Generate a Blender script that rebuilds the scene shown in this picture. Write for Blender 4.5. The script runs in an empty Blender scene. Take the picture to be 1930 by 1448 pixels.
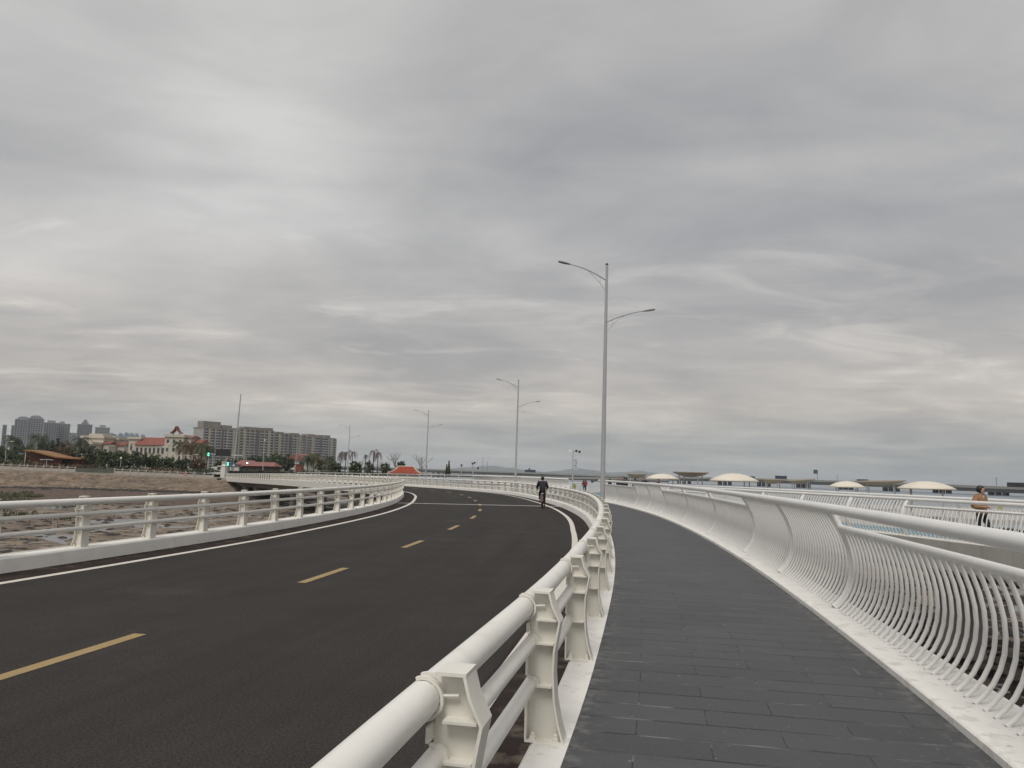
import bpy, bmesh, math, random
from mathutils import Vector, Matrix, noise
R = math.radians
C = bpy.context.scene.collection
SC = bpy.context.scene

# ------------------------------------------------------------------ camera, sky, sun, exposure
F, CX, CY, HY, ROLL, EYE = 1430.0, 965.0, 724.0, 891.5, 0.025, 1.85   # photo pixels, metres
PITCH = math.atan((HY - CY) / F)
cam = bpy.data.cameras.new('camera'); camo = bpy.data.objects.new('camera', cam); C.objects.link(camo)
cam.sensor_width = 36; cam.lens = F / 1930 * 36; cam.clip_start = 0.05; cam.clip_end = 30000
camo.matrix_world = (Matrix.Translation((0, 0, EYE)) @ Matrix.Rotation(R(90) + PITCH, 4, 'X') @ Matrix.Rotation(ROLL, 4, 'Z'))
SC.camera = camo

SUN_EL, SUN_AZ = R(56), R(-160)          # azimuth from +Y towards +X
SC.view_settings.view_transform = 'Standard'; SC.view_settings.look = 'None'
SC.view_settings.exposure = 0.0; SC.view_settings.gamma = 1.0

def build_world():
    w = bpy.data.worlds.new('World'); SC.world = w; w.use_nodes = True
    nt = w.node_tree; N = nt.nodes; L = nt.links
    for n in list(N): N.remove(n)
    out = N.new('ShaderNodeOutputWorld')
    sky = N.new('ShaderNodeTexSky'); sky.sky_type = 'NISHITA'; sky.sun_disc = False
    sky.sun_elevation = SUN_EL; sky.sun_rotation = SUN_AZ
    bs = N.new('ShaderNodeBackground'); bs.inputs[1].default_value = 0.06
    L.new(sky.outputs[0], bs.inputs[0])
    tc = N.new('ShaderNodeTexCoord')
    sep = N.new('ShaderNodeSeparateXYZ'); L.new(tc.outputs['Generated'], sep.inputs[0])
    def m(op, a, b=None, c=None, clamp=False):
        n = N.new('ShaderNodeMath'); n.operation = op; n.use_clamp = clamp
        for i, v in enumerate((a, b, c)):
            if v is None: continue
            if isinstance(v, (int, float)): n.inputs[i].default_value = v
            else: L.new(v, n.inputs[i])
        return n.outputs[0]
    X, Y, Z = sep.outputs
    zz = m('ADD', m('MAXIMUM', Z, 0.0), 0.13)
    px = m('DIVIDE', X, zz); py = m('DIVIDE', Y, zz)
    def nz(sx, sy, off, detail, rough, dist=0.0):
        cb = N.new('ShaderNodeCombineXYZ')
        L.new(m('MULTIPLY', px, sx), cb.inputs[0]); L.new(m('MULTIPLY', py, sy), cb.inputs[1]); cb.inputs[2].default_value = off
        n = N.new('ShaderNodeTexNoise'); n.inputs['Scale'].default_value = 1.0
        n.inputs['Detail'].default_value = detail; n.inputs['Roughness'].default_value = rough; n.inputs['Distortion'].default_value = dist
        L.new(cb.outputs[0], n.inputs['Vector']); return n.outputs['Fac']
    big = nz(0.55, 0.65, 3.3, 3, 0.45, 0.7)
    mid = nz(1.15, 1.6, 7.1, 5, 0.52, 0.7)
    fin = nz(2.8, 4.0, 1.9, 5, 0.6, 0.7)
    n = m('ADD', m('ADD', m('MULTIPLY', big, 0.50), m('MULTIPLY', mid, 0.38)), m('MULTIPLY', fin, 0.17))   # ~0.525 mean
    # broad light and dark areas of this cloud deck, by direction
    def blob(d, k):
        v = Vector(d).normalized()
        dp = N.new('ShaderNodeVectorMath'); dp.operation = 'DOT_PRODUCT'; L.new(tc.outputs['Generated'], dp.inputs[0]); dp.inputs[1].default_value = v
        return m('POWER', m('MAXIMUM', dp.outputs['Value'], 0.0), k)
    n = m('ADD', n, m('MULTIPLY', blob((-0.30, 0.84, 0.46), 45), 0.115))
    n = m('ADD', n, m('MULTIPLY', blob((-0.62, 0.76, 0.27), 60), 0.07))
    n = m('SUBTRACT', n, m('MULTIPLY', blob((0.18, 0.93, 0.30), 30), 0.05))
    n = m('SUBTRACT', n, m('MULTIPLY', blob((0.52, 0.80, 0.05), 30), 0.05))
    n = m('ADD', n, m('MULTIPLY', blob((-0.2, -0.45, 0.87), 1.5), 0.24))
    # thin bright breaks low in the sky
    bk_ = nz(1.35, 2.3, 12.4, 6, 0.60, 0.8)
    b1 = N.new('ShaderNodeMapRange'); b1.interpolation_type = 'SMOOTHSTEP'; b1.inputs['From Min'].default_value = 0.50; b1.inputs['From Max'].default_value = 0.70; L.new(bk_, b1.inputs['Value'])
    b2 = N.new('ShaderNodeMapRange'); b2.interpolation_type = 'SMOOTHSTEP'; b2.inputs['From Min'].default_value = 0.03; b2.inputs['From Max'].default_value = 0.10; L.new(Z, b2.inputs['Value'])
    b3 = N.new('ShaderNodeMapRange'); b3.interpolation_type = 'SMOOTHSTEP'; b3.inputs['From Min'].default_value = 0.22; b3.inputs['From Max'].default_value = 0.40; b3.inputs['To Min'].default_value = 1; b3.inputs['To Max'].default_value = 0.15; L.new(Z, b3.inputs['Value'])
    n = m('ADD', n, m('MULTIPLY', m('MULTIPLY', m('MULTIPLY', b1.outputs[0], b2.outputs[0]), b3.outputs[0]), 0.13))
    ramp = N.new('ShaderNodeValToRGB'); cr = ramp.color_ramp
    cr.elements[0].position = 0.40; cr.elements[0].color = (0.375, 0.380, 0.392, 1)
    cr.elements[1].position = 0.765; cr.elements[1].color = (0.71, 0.70, 0.685, 1)
    e = cr.elements.new(0.52); e.color = (0.475, 0.471, 0.469, 1)
    e = cr.elements.new(0.62); e.color = (0.565, 0.556, 0.545, 1)
    L.new(n, ramp.inputs[0])
    # towards the horizon: warmer, thinner cloud, then grey-blue murk
    mr = N.new('ShaderNodeValToRGB'); r2 = mr.color_ramp
    r2.elements[0].position = 0.0; r2.elements[0].color = (0.90, 0.94, 0.93, 1)
    r2.elements[1].position = 0.30; r2.elements[1].color = (1, 1, 1, 1)
    e = r2.elements.new(0.045); e.color = (0.97, 0.98, 0.96, 1)
    e = r2.elements.new(0.085); e.color = (1.17, 1.09, 1.01, 1)
    e = r2.elements.new(0.16); e.color = (1.09, 1.045, 1.0, 1)
    L.new(m('MAXIMUM', Z, 0.0), mr.inputs[0])
    mx = N.new('ShaderNodeMix'); mx.data_type = 'RGBA'; mx.blend_type = 'MULTIPLY'; mx.inputs[0].default_value = 1.0
    L.new(ramp.outputs[0], mx.inputs[6]); L.new(mr.outputs[0], mx.inputs[7])
    bc = N.new('ShaderNodeBackground'); bc.inputs[1].default_value = 1.0
    L.new(mx.outputs[2], bc.inputs[0])
    ms = N.new('ShaderNodeMixShader'); ms.inputs[0].default_value = 0.9
    L.new(bs.outputs[0], ms.inputs[1]); L.new(bc.outputs[0], ms.inputs[2]); L.new(ms.outputs[0], out.inputs[0])
build_world()
sl = bpy.data.lights.new('sun', 'SUN'); sl.energy = 1.9; sl.angle = R(25); sl.color = (1.0, 0.965, 0.91)
slo = bpy.data.objects.new('sun', sl); C.objects.link(slo)
_d = Vector((math.sin(SUN_AZ) * math.cos(SUN_EL), math.cos(SUN_AZ) * math.cos(SUN_EL), math.sin(SUN_EL)))
slo.rotation_euler = _d.to_track_quat('Z', 'Y').to_euler()

# ------------------------------------------------------------------ small helpers
def ray(u, v):
    x, y = u - CX, CY - v
    c, s = math.cos(ROLL), math.sin(ROLL); x, y = c * x - s * y, s * x + c * y
    c, s = math.cos(PITCH), math.sin(PITCH)
    return Vector((x, c * F - s * y, s * F + c * y))
def at(u, v, Y):
    d = ray(u, v); return d * (Y / d.y) + Vector((0, 0, EYE))
def tag(o, label=None, cat=None, group=None, kind=None):
    if label: o['label'] = label
    if cat: o['category'] = cat
    if group: o['group'] = group
    if kind: o['kind'] = kind
    return o
def thing(name, label, cat, loc=(0, 0, 0), rz=0, group=None):
    o = bpy.data.objects.new(name, None); C.objects.link(o); o.empty_display_size = 0.2
    o.location = loc; o.rotation_euler = (0, 0, rz); return tag(o, label, cat, group)
def inst(src, parent, loc, rz=0, name=None):
    o = src.copy(); C.objects.link(o); o.parent = parent; o.location = loc; o.rotation_euler = (0, 0, rz)
    return o
def dup(root, loc, rz=None, label=None, group=None, scale=None):
    r = root.copy(); C.objects.link(r); r.location = loc
    if rz is not None: r.rotation_euler = (0, 0, rz)
    if scale: r.scale = (scale,) * 3
    if label: r['label'] = label
    if group: r['group'] = group
    for ch in list(root.children):
        c = ch.copy(); C.objects.link(c); c.parent = r
        for g in ch.children:
            d = g.copy(); C.objects.link(d); d.parent = c
    return r

class MB:
    def __init__(s): s.v = []; s.f = []; s.uv = {}; s.mi = []; s.m = 0
    def face(s, idx, uvs=None):
        if uvs: s.uv[len(s.f)] = uvs
        s.f.append(tuple(idx)); s.mi.append(s.m)
    def quad(s, a, b, c, d):
        i = len(s.v); s.v += [tuple(a), tuple(b), tuple(c), tuple(d)]; s.face((i, i + 1, i + 2, i + 3))
    def box(s, c, d, rz=0, M=None):
        i = len(s.v); x, y, z = d[0] / 2, d[1] / 2, d[2] / 2
        mt = Matrix.Translation(c) @ Matrix.Rotation(rz, 4, 'Z') if M is None else M
        for p in ((-x, -y, -z), (x, -y, -z), (x, y, -z), (-x, y, -z), (-x, -y, z), (x, -y, z), (x, y, z), (-x, y, z)):
            s.v.append(tuple(mt @ Vector(p)))
        for q in ((0, 3, 2, 1), (4, 5, 6, 7), (0, 1, 5, 4), (1, 2, 6, 5), (2, 3, 7, 6), (3, 0, 4, 7)): s.face([i + k for k in q])
        return s
    def tube(s, pts, r, n=8, caps=True, flat=1.0):
        pts = [Vector(p) for p in pts]; rs = r if isinstance(r, (list, tuple)) else [r] * len(pts)
        base = len(s.v); up = None
        for k, p in enumerate(pts):
            t = (pts[min(k + 1, len(pts) - 1)] - pts[max(k - 1, 0)]).normalized()
            if up is None:
                up = Vector((0, 0, 1)) if abs(t.z) < 0.9 else Vector((0, 1, 0))
            a = t.cross(up)
            if a.length < 1e-4: a = t.cross(Vector((1, 0, 0)))
            a.normalize(); b = a.cross(t).normalized(); up = b
            for j in range(n):
                q = 2 * math.pi * j / n
                s.v.append(tuple(p + (a * math.cos(q) * flat + b * math.sin(q)) * rs[k]))
        for k in range(len(pts) - 1):
            for j in range(n):
                o = base + k * n; j2 = (j + 1) % n
                s.face((o + j, o + n + j, o + n + j2, o + j2))
        if caps:
            s.face([base + j for j in range(n)])
            o = base + (len(pts) - 1) * n; s.face([o + j for j in reversed(range(n))])
        return s
    def lathe(s, prof, c=(0, 0, 0), n=16, sx=1, sy=1):
        base = len(s.v)
        for r, z in prof:
            for j in range(n):
                q = 2 * math.pi * j / n; s.v.append((c[0] + r * math.cos(q) * sx, c[1] + r * math.sin(q) * sy, c[2] + z))
        for k in range(len(prof) - 1):
            for j in range(n):
                o = base + k * n; j2 = (j + 1) % n; s.face((o + j, o + j2, o + n + j2, o + n + j))
        s.face([base + j for j in reversed(range(n))]); o = base + (len(prof) - 1) * n; s.face([o + j for j in range(n)])
        return s
    def prism(s, poly, y0, y1, M=None):
        """poly in local XZ, extruded along local Y"""
        n = len(poly); i = len(s.v)
        for y in (y0, y1):
            for x, z in poly:
                p = Vector((x, y, z)); p = M @ p if M is not None else p; s.v.append(tuple(p))
        s.face([i + k for k in range(n)]); s.face([i + n + k for k in reversed(range(n))])
        for k in range(n):
            k2 = (k + 1) % n; s.face((i + k, i + n + k, i + n + k2, i + k2))
        return s
    def build(s, name, mat, parent=None, loc=(0, 0, 0), rz=0, smooth=True, angle=35, fix=True):
        me = bpy.data.meshes.new(name); me.from_pydata(s.v, [], s.f)
        mats = mat if isinstance(mat, (list, tuple)) else [mat]
        for m_ in mats: me.materials.append(m_)
        if len(mats) > 1:
            for p, k in zip(me.polygons, s.mi): p.material_index = k
        if s.uv:
            ul = me.uv_layers.new(name='UVMap')
            for p in me.polygons:
                u = s.uv.get(p.index)
                if u:
                    for li, q in zip(p.loop_indices, u): ul.data[li].uv = q
        if fix:
            bm = bmesh.new(); bm.from_mesh(me); bmesh.ops.recalc_face_normals(bm, faces=bm.faces); bm.to_mesh(me); bm.free()
        if smooth:
            me.shade_smooth(); me.set_sharp_from_angle(angle=R(angle))
        me.update()
        o = bpy.data.objects.new(name, me); C.objects.link(o); o.location = loc; o.rotation_euler = (0, 0, rz)
        if parent: o.parent = parent
        return o

# ------------------------------------------------------------------ materials
def mat(name, col, rough=0.6, var=0.12, scale=3.0, col2=None, bump=0.0, bscale=40.0, metal=0.0, spec=None, emit=None, detail=5, coord='Object', stretch=(1, 1, 1)):
    M = bpy.data.materials.new(name); M.use_nodes = True; nt = M.node_tree; N = nt.nodes; L = nt.links
    b = N['Principled BSDF']; b.inputs['Roughness'].default_value = rough; b.inputs['Metallic'].default_value = metal
    if spec is not None: b.inputs['Specular IOR Level'].default_value = spec
    tc = N.new('ShaderNodeTexCoord'); mp = N.new('ShaderNodeMapping'); mp.inputs['Scale'].default_value = stretch
    L.new(tc.outputs[coord], mp.inputs[0])
    nz = N.new('ShaderNodeTexNoise'); nz.inputs['Scale'].default_value = scale; nz.inputs['Detail'].default_value = detail; nz.inputs['Roughness'].default_value = 0.6
    L.new(mp.outputs[0], nz.inputs['Vector'])
    rp = N.new('ShaderNodeValToRGB'); rp.color_ramp.elements[0].position = 0.3; rp.color_ramp.elements[1].position = 0.7
    c1 = tuple(c * (1 - var) for c in col); c2 = col2 or tuple(min(1, c * (1 + var)) for c in col)
    rp.color_ramp.elements[0].color = (*c1, 1); rp.color_ramp.elements[1].color = (*c2, 1)
    L.new(nz.outputs['Fac'], rp.inputs[0]); L.new(rp.outputs[0], b.inputs['Base Color'])
    if bump:
        n2 = N.new('ShaderNodeTexNoise'); n2.inputs['Scale'].default_value = bscale; n2.inputs['Detail'].default_value = 4
        L.new(mp.outputs[0], n2.inputs['Vector'])
        bp = N.new('ShaderNodeBump'); bp.inputs['Strength'].default_value = bump; bp.inputs['Distance'].default_value = 0.02
        L.new(n2.outputs['Fac'], bp.inputs['Height']); L.new(bp.outputs[0], b.inputs['Normal'])
    if emit:
        b.inputs['Emission Color'].default_value = (*emit[:3], 1); b.inputs['Emission Strength'].default_value = emit[3]
    M['ramp'] = rp.name
    return M

def add_layer(M, col, lo, hi, scale, amount=1.0, stretch=(1, 1, 1), coord='Object', kind='NOISE', detail=6, seed=0.0, rough=None):
    """a further layer of stains / dirt / patches over the base colour"""
    nt = M.node_tree; N = nt.nodes; L = nt.links; b = N['Principled BSDF']
    src = b.inputs['Base Color'].links[0].from_socket
    tc = N.new('ShaderNodeTexCoord'); mp = N.new('ShaderNodeMapping'); mp.inputs['Scale'].default_value = stretch; mp.inputs['Location'].default_value = (seed, seed * 1.7, seed * .6)
    L.new(tc.outputs[coord], mp.inputs[0])
    nz = N.new('ShaderNodeTexNoise'); nz.inputs['Scale'].default_value = scale; nz.inputs['Detail'].default_value = detail; nz.inputs['Roughness'].default_value = 0.62
    L.new(mp.outputs[0], nz.inputs['Vector'])
    mr = N.new('ShaderNodeMapRange'); mr.inputs['From Min'].default_value = lo; mr.inputs['From Max'].default_value = hi; mr.inputs['To Max'].default_value = amount
    L.new(nz.outputs['Fac'], mr.inputs['Value'])
    mx = N.new('ShaderNodeMix'); mx.data_type = 'RGBA'; mx.inputs[7].default_value = (*col, 1)
    L.new(mr.outputs[0], mx.inputs[0]); L.new(src, mx.inputs[6]); L.new(mx.outputs[2], b.inputs['Base Color'])
    if rough is not None:
        m2 = N.new('ShaderNodeMapRange'); m2.inputs['To Min'].default_value = b.inputs['Roughness'].default_value; m2.inputs['To Max'].default_value = rough
        L.new(mr.outputs[0], m2.inputs['Value']); L.new(m2.outputs[0], b.inputs['Roughness'])
    return M

M_ = {}
M_['white'] = add_layer(mat('cream_white_paint', (0.75, 0.73, 0.685), 0.42, 0.05, 2.0), (0.50, 0.45, 0.36), 0.54, 0.78, 4.0, 0.5)
add_layer(M_['white'], (0.40, 0.36, 0.30), 0.68, 0.74, 24.0, 0.35, seed=4)
M_['post'] = add_layer(mat('cream_post_paint', (0.70, 0.675, 0.61), 0.45, 0.06, 3.0), (0.46, 0.37, 0.24), 0.58, 0.80, 6.0, 0.5, stretch=(1, 1, .4), seed=2)
M_['fan'] = add_layer(mat('cool_white_paint', (0.71, 0.70, 0.68), 0.45, 0.05, 2.0), (0.42, 0.40, 0.36), 0.60, 0.78, 7.0, 0.4, seed=3)
M_['kerb'] = add_layer(mat('painted_kerb', (0.73, 0.71, 0.67), 0.7, 0.06, 4.0, bump=0.15, bscale=30), (0.40, 0.35, 0.28), 0.58, 0.74, 2.5, 0.45)
add_layer(M_['kerb'], (0.24, 0.22, 0.20), 0.66, 0.70, 11.0, 0.5, seed=8)
add_layer(M_['kerb'], (0.50, 0.47, 0.43), 0.57, 0.60, 4.5, 0.45, seed=21)
add_layer(M_['post'], (0.30, 0.19, 0.10), 0.66, 0.72, 16.0, 0.4, seed=31)
M_['kerb_clean'] = add_layer(mat('white_kerb_paint', (0.75, 0.73, 0.69), 0.7, 0.05, 3.0, bump=0.15, bscale=30), (0.45, 0.41, 0.35), 0.60, 0.76, 2.5, 0.4)
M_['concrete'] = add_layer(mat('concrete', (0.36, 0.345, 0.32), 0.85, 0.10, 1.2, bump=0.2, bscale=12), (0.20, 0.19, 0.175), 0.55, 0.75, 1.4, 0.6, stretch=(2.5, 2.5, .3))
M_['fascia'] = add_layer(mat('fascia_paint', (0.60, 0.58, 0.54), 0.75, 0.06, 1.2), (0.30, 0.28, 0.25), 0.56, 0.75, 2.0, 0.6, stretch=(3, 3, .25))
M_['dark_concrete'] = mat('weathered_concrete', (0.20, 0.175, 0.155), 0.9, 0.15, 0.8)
M_['lamp'] = add_layer(mat('grey_lamp_paint', (0.36, 0.365, 0.375), 0.4, 0.05, 2.0), (0.22, 0.22, 0.23), 0.55, 0.75, 3.0, 0.5)
M_['lamp_dark'] = mat('dark_lamp_housing', (0.07, 0.065, 0.065), 0.45, 0.1)
M_['glass'] = mat('lamp_glass', (0.16, 0.15, 0.14), 0.2, 0.05)
M_['line'] = add_layer(mat('white_road_paint', (0.60, 0.56, 0.50), 0.75, 0.06, 3.0), (0.16, 0.145, 0.13), 0.58, 0.66, 14.0, 0.6)
M_['yellow'] = add_layer(mat('yellow_road_paint', (0.31, 0.22, 0.095), 0.75, 0.08, 3.0), (0.12, 0.10, 0.07), 0.58, 0.68, 16.0, 0.6)
M_['joint'] = mat('joint_strip', (0.62, 0.60, 0.56), 0.7, 0.12, 4.0)
M_['steel'] = mat('galvanised_steel', (0.42, 0.42, 0.42), 0.45, 0.08, 3.0, metal=0.4)
M_['black'] = mat('black_paint', (0.015, 0.015, 0.017), 0.5, 0.2)
M_['rubber'] = mat('rubber', (0.02, 0.02, 0.02), 0.8, 0.2)

def road_material():
    M = bpy.data.materials.new('asphalt'); M.use_nodes = True; nt = M.node_tree; N = nt.nodes; L = nt.links
    b = N['Principled BSDF']; b.inputs['Roughness'].default_value = 0.9; b.inputs['Specular IOR Level'].default_value = 0.15
    tc = N.new('ShaderNodeTexCoord'); sep = N.new('ShaderNodeSeparateXYZ'); L.new(tc.outputs['UV'], sep.inputs[0])
    def noise_(scale, detail, vec, rough=0.6):
        n = N.new('ShaderNodeTexNoise'); n.inputs['Scale'].default_value = scale; n.inputs['Detail'].default_value = detail; n.inputs['Roughness'].default_value = rough
        L.new(vec, n.inputs['Vector']); return n.outputs['Fac']
    def math_(op, a, b_=None):
        n = N.new('ShaderNodeMath'); n.operation = op
        for i, v in enumerate((a, b_)):
            if v is None: continue
            if isinstance(v, (int, float)): n.inputs[i].default_value = v
            else: L.new(v, n.inputs[i])
        return n.outputs[0]
    def rmp(fac, p0, c0, p1, c1):
        r = N.new('ShaderNodeValToRGB'); r.color_ramp.elements[0].position = p0; r.color_ramp.elements[1].position = p1
        r.color_ramp.elements[0].color = (*c0, 1); r.color_ramp.elements[1].color = (*c1, 1); L.new(fac, r.inputs[0]); return r.outputs[0]
    def mix(fac, a, b_, mode='MIX'):
        n = N.new('ShaderNodeMix'); n.data_type = 'RGBA'; n.blend_type = mode
        if isinstance(fac, (int, float)): n.inputs[0].default_value = fac
        else: L.new(fac, n.inputs[0])
        for i, v in ((6, a), (7, b_)):
            if isinstance(v, tuple): n.inputs[i].default_value = (*v, 1)
            else: L.new(v, n.inputs[i])
        return n.outputs[2]
    obj = tc.outputs['Object']
    base = rmp(noise_(0.7, 5, obj), 0.35, (0.031, 0.0285, 0.027), 0.65, (0.043, 0.0395, 0.0372))
    # worn lanes run along the road
    mp = N.new('ShaderNodeMapping'); mp.inputs['Scale'].default_value = (1.1, 0.05, 1); L.new(tc.outputs['UV'], mp.inputs[0])
    base = mix(0.55, base, rmp(noise_(1.0, 4, mp.outputs[0]), 0.3, (0.027, 0.024, 0.022), 0.7, (0.043, 0.039, 0.036)))
    grain = rmp(noise_(150, 3, obj), 0.36, (0.40, 0.40, 0.40), 0.66, (1.65, 1.65, 1.65))
    base = mix(1.0, base, grain, 'MULTIPLY')
    base = mix(1.0, base, rmp(noise_(45, 3, obj), 0.36, (0.66, 0.66, 0.66), 0.66, (1.38, 1.37, 1.36)), 'MULTIPLY')
    mp2 = N.new('ShaderNodeMapping'); mp2.inputs['Scale'].default_value = (6.0, 0.22, 1); L.new(tc.outputs['UV'], mp2.inputs[0])
    base = mix(1.0, base, rmp(noise_(1.0, 5, mp2.outputs[0]), 0.35, (0.95, 0.95, 0.95), 0.7, (1.06, 1.06, 1.06)), 'MULTIPLY')
    speck = rmp(noise_(95, 2, obj), 0.71, (0, 0, 0), 0.74, (1, 1, 1))
    base = mix(math_('MULTIPLY', speck, 0.5), base, (0.26, 0.25, 0.23))
    # margin strip outside the edge lines: coarser, browner
    au = math_('ABSOLUTE', sep.outputs[0])
    edge = N.new('ShaderNodeMapRange'); edge.inputs['From Min'].default_value = 4.02; edge.inputs['From Max'].default_value = 4.06; L.new(au, edge.inputs['Value'])
    brown = mix(1.0, rmp(noise_(1.6, 5, obj), 0.3, (0.018, 0.0135, 0.0125), 0.7, (0.036, 0.027, 0.025)), rmp(noise_(120, 3, obj), 0.38, (0.4, 0.4, 0.4), 0.64, (1.7, 1.6, 1.55)), 'MULTIPLY')
    base = mix(edge.outputs[0], base, brown)
    base = mix(math_('MULTIPLY', rmp(noise_(.32, 6, obj, .7), .56, (0, 0, 0), .68, (1, 1, 1)), .22), base, (0.085, 0.08, 0.075))
    # dust that gathers against the kerb
    near = N.new('ShaderNodeMapRange'); near.inputs['From Min'].default_value = 4.15; near.inputs['From Max'].default_value = 4.6; L.new(au, near.inputs['Value'])
    dust = math_('MULTIPLY', near.outputs[0], rmp(noise_(3.0, 6, obj), 0.52, (0, 0, 0), 0.66, (1, 1, 1)))
    base = mix(math_('MULTIPLY', dust, 0.5), base, (0.22, 0.18, 0.14))
    L.new(base, b.inputs['Base Color'])
    bp = N.new('ShaderNodeBump'); bp.inputs['Strength'].default_value = 0.35; bp.inputs['Distance'].default_value = 0.006
    L.new(noise_(130, 3, obj), bp.inputs['Height']); L.new(bp.outputs[0], b.inputs['Normal'])
    return M
def walk_material():
    M = bpy.data.materials.new('dark_stone_planks'); M.use_nodes = True; nt = M.node_tree; N = nt.nodes; L = nt.links
    b = N['Principled BSDF']; b.inputs['Roughness'].default_value = 0.6
    tc = N.new('ShaderNodeTexCoord')
    # wobble the joints a little
    n0 = N.new('ShaderNodeTexNoise'); n0.inputs['Scale'].default_value = 1.3; n0.inputs['Detail'].default_value = 2; L.new(tc.outputs['UV'], n0.inputs['Vector'])
    vm = N.new('ShaderNodeVectorMath'); vm.operation = 'MULTIPLY_ADD'; L.new(n0.outputs['Color'], vm.inputs[0]); vm.inputs[1].default_value = (0.02, 0.012, 0)
    ms_ = N.new('ShaderNodeVectorMath'); ms_.operation = 'MULTIPLY'; ms_.inputs[1].default_value = (2.2, 1, 1); L.new(tc.outputs['UV'], ms_.inputs[0]); L.new(ms_.outputs[0], vm.inputs[2])
    br = N.new('ShaderNodeTexBrick'); br.offset = 0.5; br.inputs['Scale'].default_value = 1.0
    br.inputs['Brick Width'].default_value = 1.98; br.inputs['Row Height'].default_value = 0.3; br.inputs['Mortar Size'].default_value = 0.011
    br.inputs['Mortar Smooth'].default_value = 0.2; br.inputs['Bias'].default_value = 0.0
    br.inputs['Color1'].default_value = (0.042, 0.043, 0.046, 1); br.inputs['Color2'].default_value = (0.062, 0.063, 0.066, 1); br.inputs['Mortar'].default_value = (0.005, 0.005, 0.005, 1)
    L.new(vm.outputs[0], br.inputs['Vector'])
    def nz(scale, detail, lo, hi, coord='Object', stretch=None, amt=1.0):
        n = N.new('ShaderNodeTexNoise'); n.inputs['Scale'].default_value = scale; n.inputs['Detail'].default_value = detail; n.inputs['Roughness'].default_value = 0.65
        if stretch:
            mp = N.new('ShaderNodeMapping'); mp.inputs['Scale'].default_value = stretch; L.new(tc.outputs[coord], mp.inputs[0]); L.new(mp.outputs[0], n.inputs['Vector'])
        else: L.new(tc.outputs[coord], n.inputs['Vector'])
        r = N.new('ShaderNodeMapRange'); r.inputs['From Min'].default_value = lo; r.inputs['From Max'].default_value = hi; r.inputs['To Max'].default_value = amt
        L.new(n.outputs['Fac'], r.inputs['Value']); return r.outputs[0]
    def mix(fac, a, c):
        n = N.new('ShaderNodeMix'); n.data_type = 'RGBA'; L.new(fac, n.inputs[0]); L.new(a, n.inputs[6]); n.inputs[7].default_value = (*c, 1); return n.outputs[2]
    def mth(op, a, b_):
        n = N.new('ShaderNodeMath'); n.operation = op
        for i, v in enumerate((a, b_)):
            if isinstance(v, (int, float)): n.inputs[i].default_value = v
            else: L.new(v, n.inputs[i])
        return n.outputs[0]
    # many joints are closed: fill part of them with dust of the stone's own colour
    tile = mix(nz(2.2, 3, 0.50, 0.58, 'UV', (0.9, 3.3, 1), 0.72), br.outputs['Color'], (0.050, 0.051, 0.054))
    tile = mix(nz(0.8, 5, 0.45, 0.75, amt=0.45), tile, (0.072, 0.072, 0.073))
    tile = mix(nz(60, 3, 0.45, 0.8, amt=0.35), tile, (0.14, 0.14, 0.14))
    # chalky whitening along some joints
    n_j = N.new('ShaderNodeTexBrick'); n_j.offset = 0.5; n_j.inputs['Scale'].default_value = 1.0; n_j.inputs['Brick Width'].default_value = 1.98; n_j.inputs['Row Height'].default_value = 0.3
    n_j.inputs['Mortar Size'].default_value = 0.02; n_j.inputs['Mortar Smooth'].default_value = 1.0; L.new(vm.outputs[0], n_j.inputs['Vector'])
    chalk = mth('MULTIPLY', n_j.outputs['Fac'], nz(1.5, 5, 0.54, 0.66, 'UV', (0.8, 3.3, 1)))
    tile = mix(mth('MULTIPLY', chalk, 0.7), tile, (0.26, 0.25, 0.235))
    # dust at both margins
    sep = N.new('ShaderNodeSeparateXYZ'); L.new(tc.outputs['UV'], sep.inputs[0])
    mg = mth('ADD', mth('MULTIPLY', mth('SUBTRACT', 5.22, sep.outputs[0]), 4.5), 0.0); mg = mth('MAXIMUM', mg, mth('MULTIPLY', mth('SUBTRACT', sep.outputs[0], 7.25), 4.5))
    mg = mth('MINIMUM', mth('MAXIMUM', mg, 0.0), 1.0)
    dust = mth('MULTIPLY', mg, nz(9, 7, 0.50, 0.64, amt=0.5))
    tile = mix(dust, tile, (0.24, 0.23, 0.215))
    spk = nz(22, 2, 0.725, 0.755, amt=0.45); tile = mix(spk, tile, (0.42, 0.41, 0.39))
    L.new(tile, b.inputs['Base Color'])
    bp = N.new('ShaderNodeBump'); bp.inputs['Strength'].default_value = 0.4; bp.inputs['Distance'].default_value = 0.004; bp.invert = True
    L.new(br.outputs['Fac'], bp.inputs['Height']); L.new(bp.outputs[0], b.inputs['Normal'])
    return M
M_['road'] = road_material(); M_['walk'] = walk_material()

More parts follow.
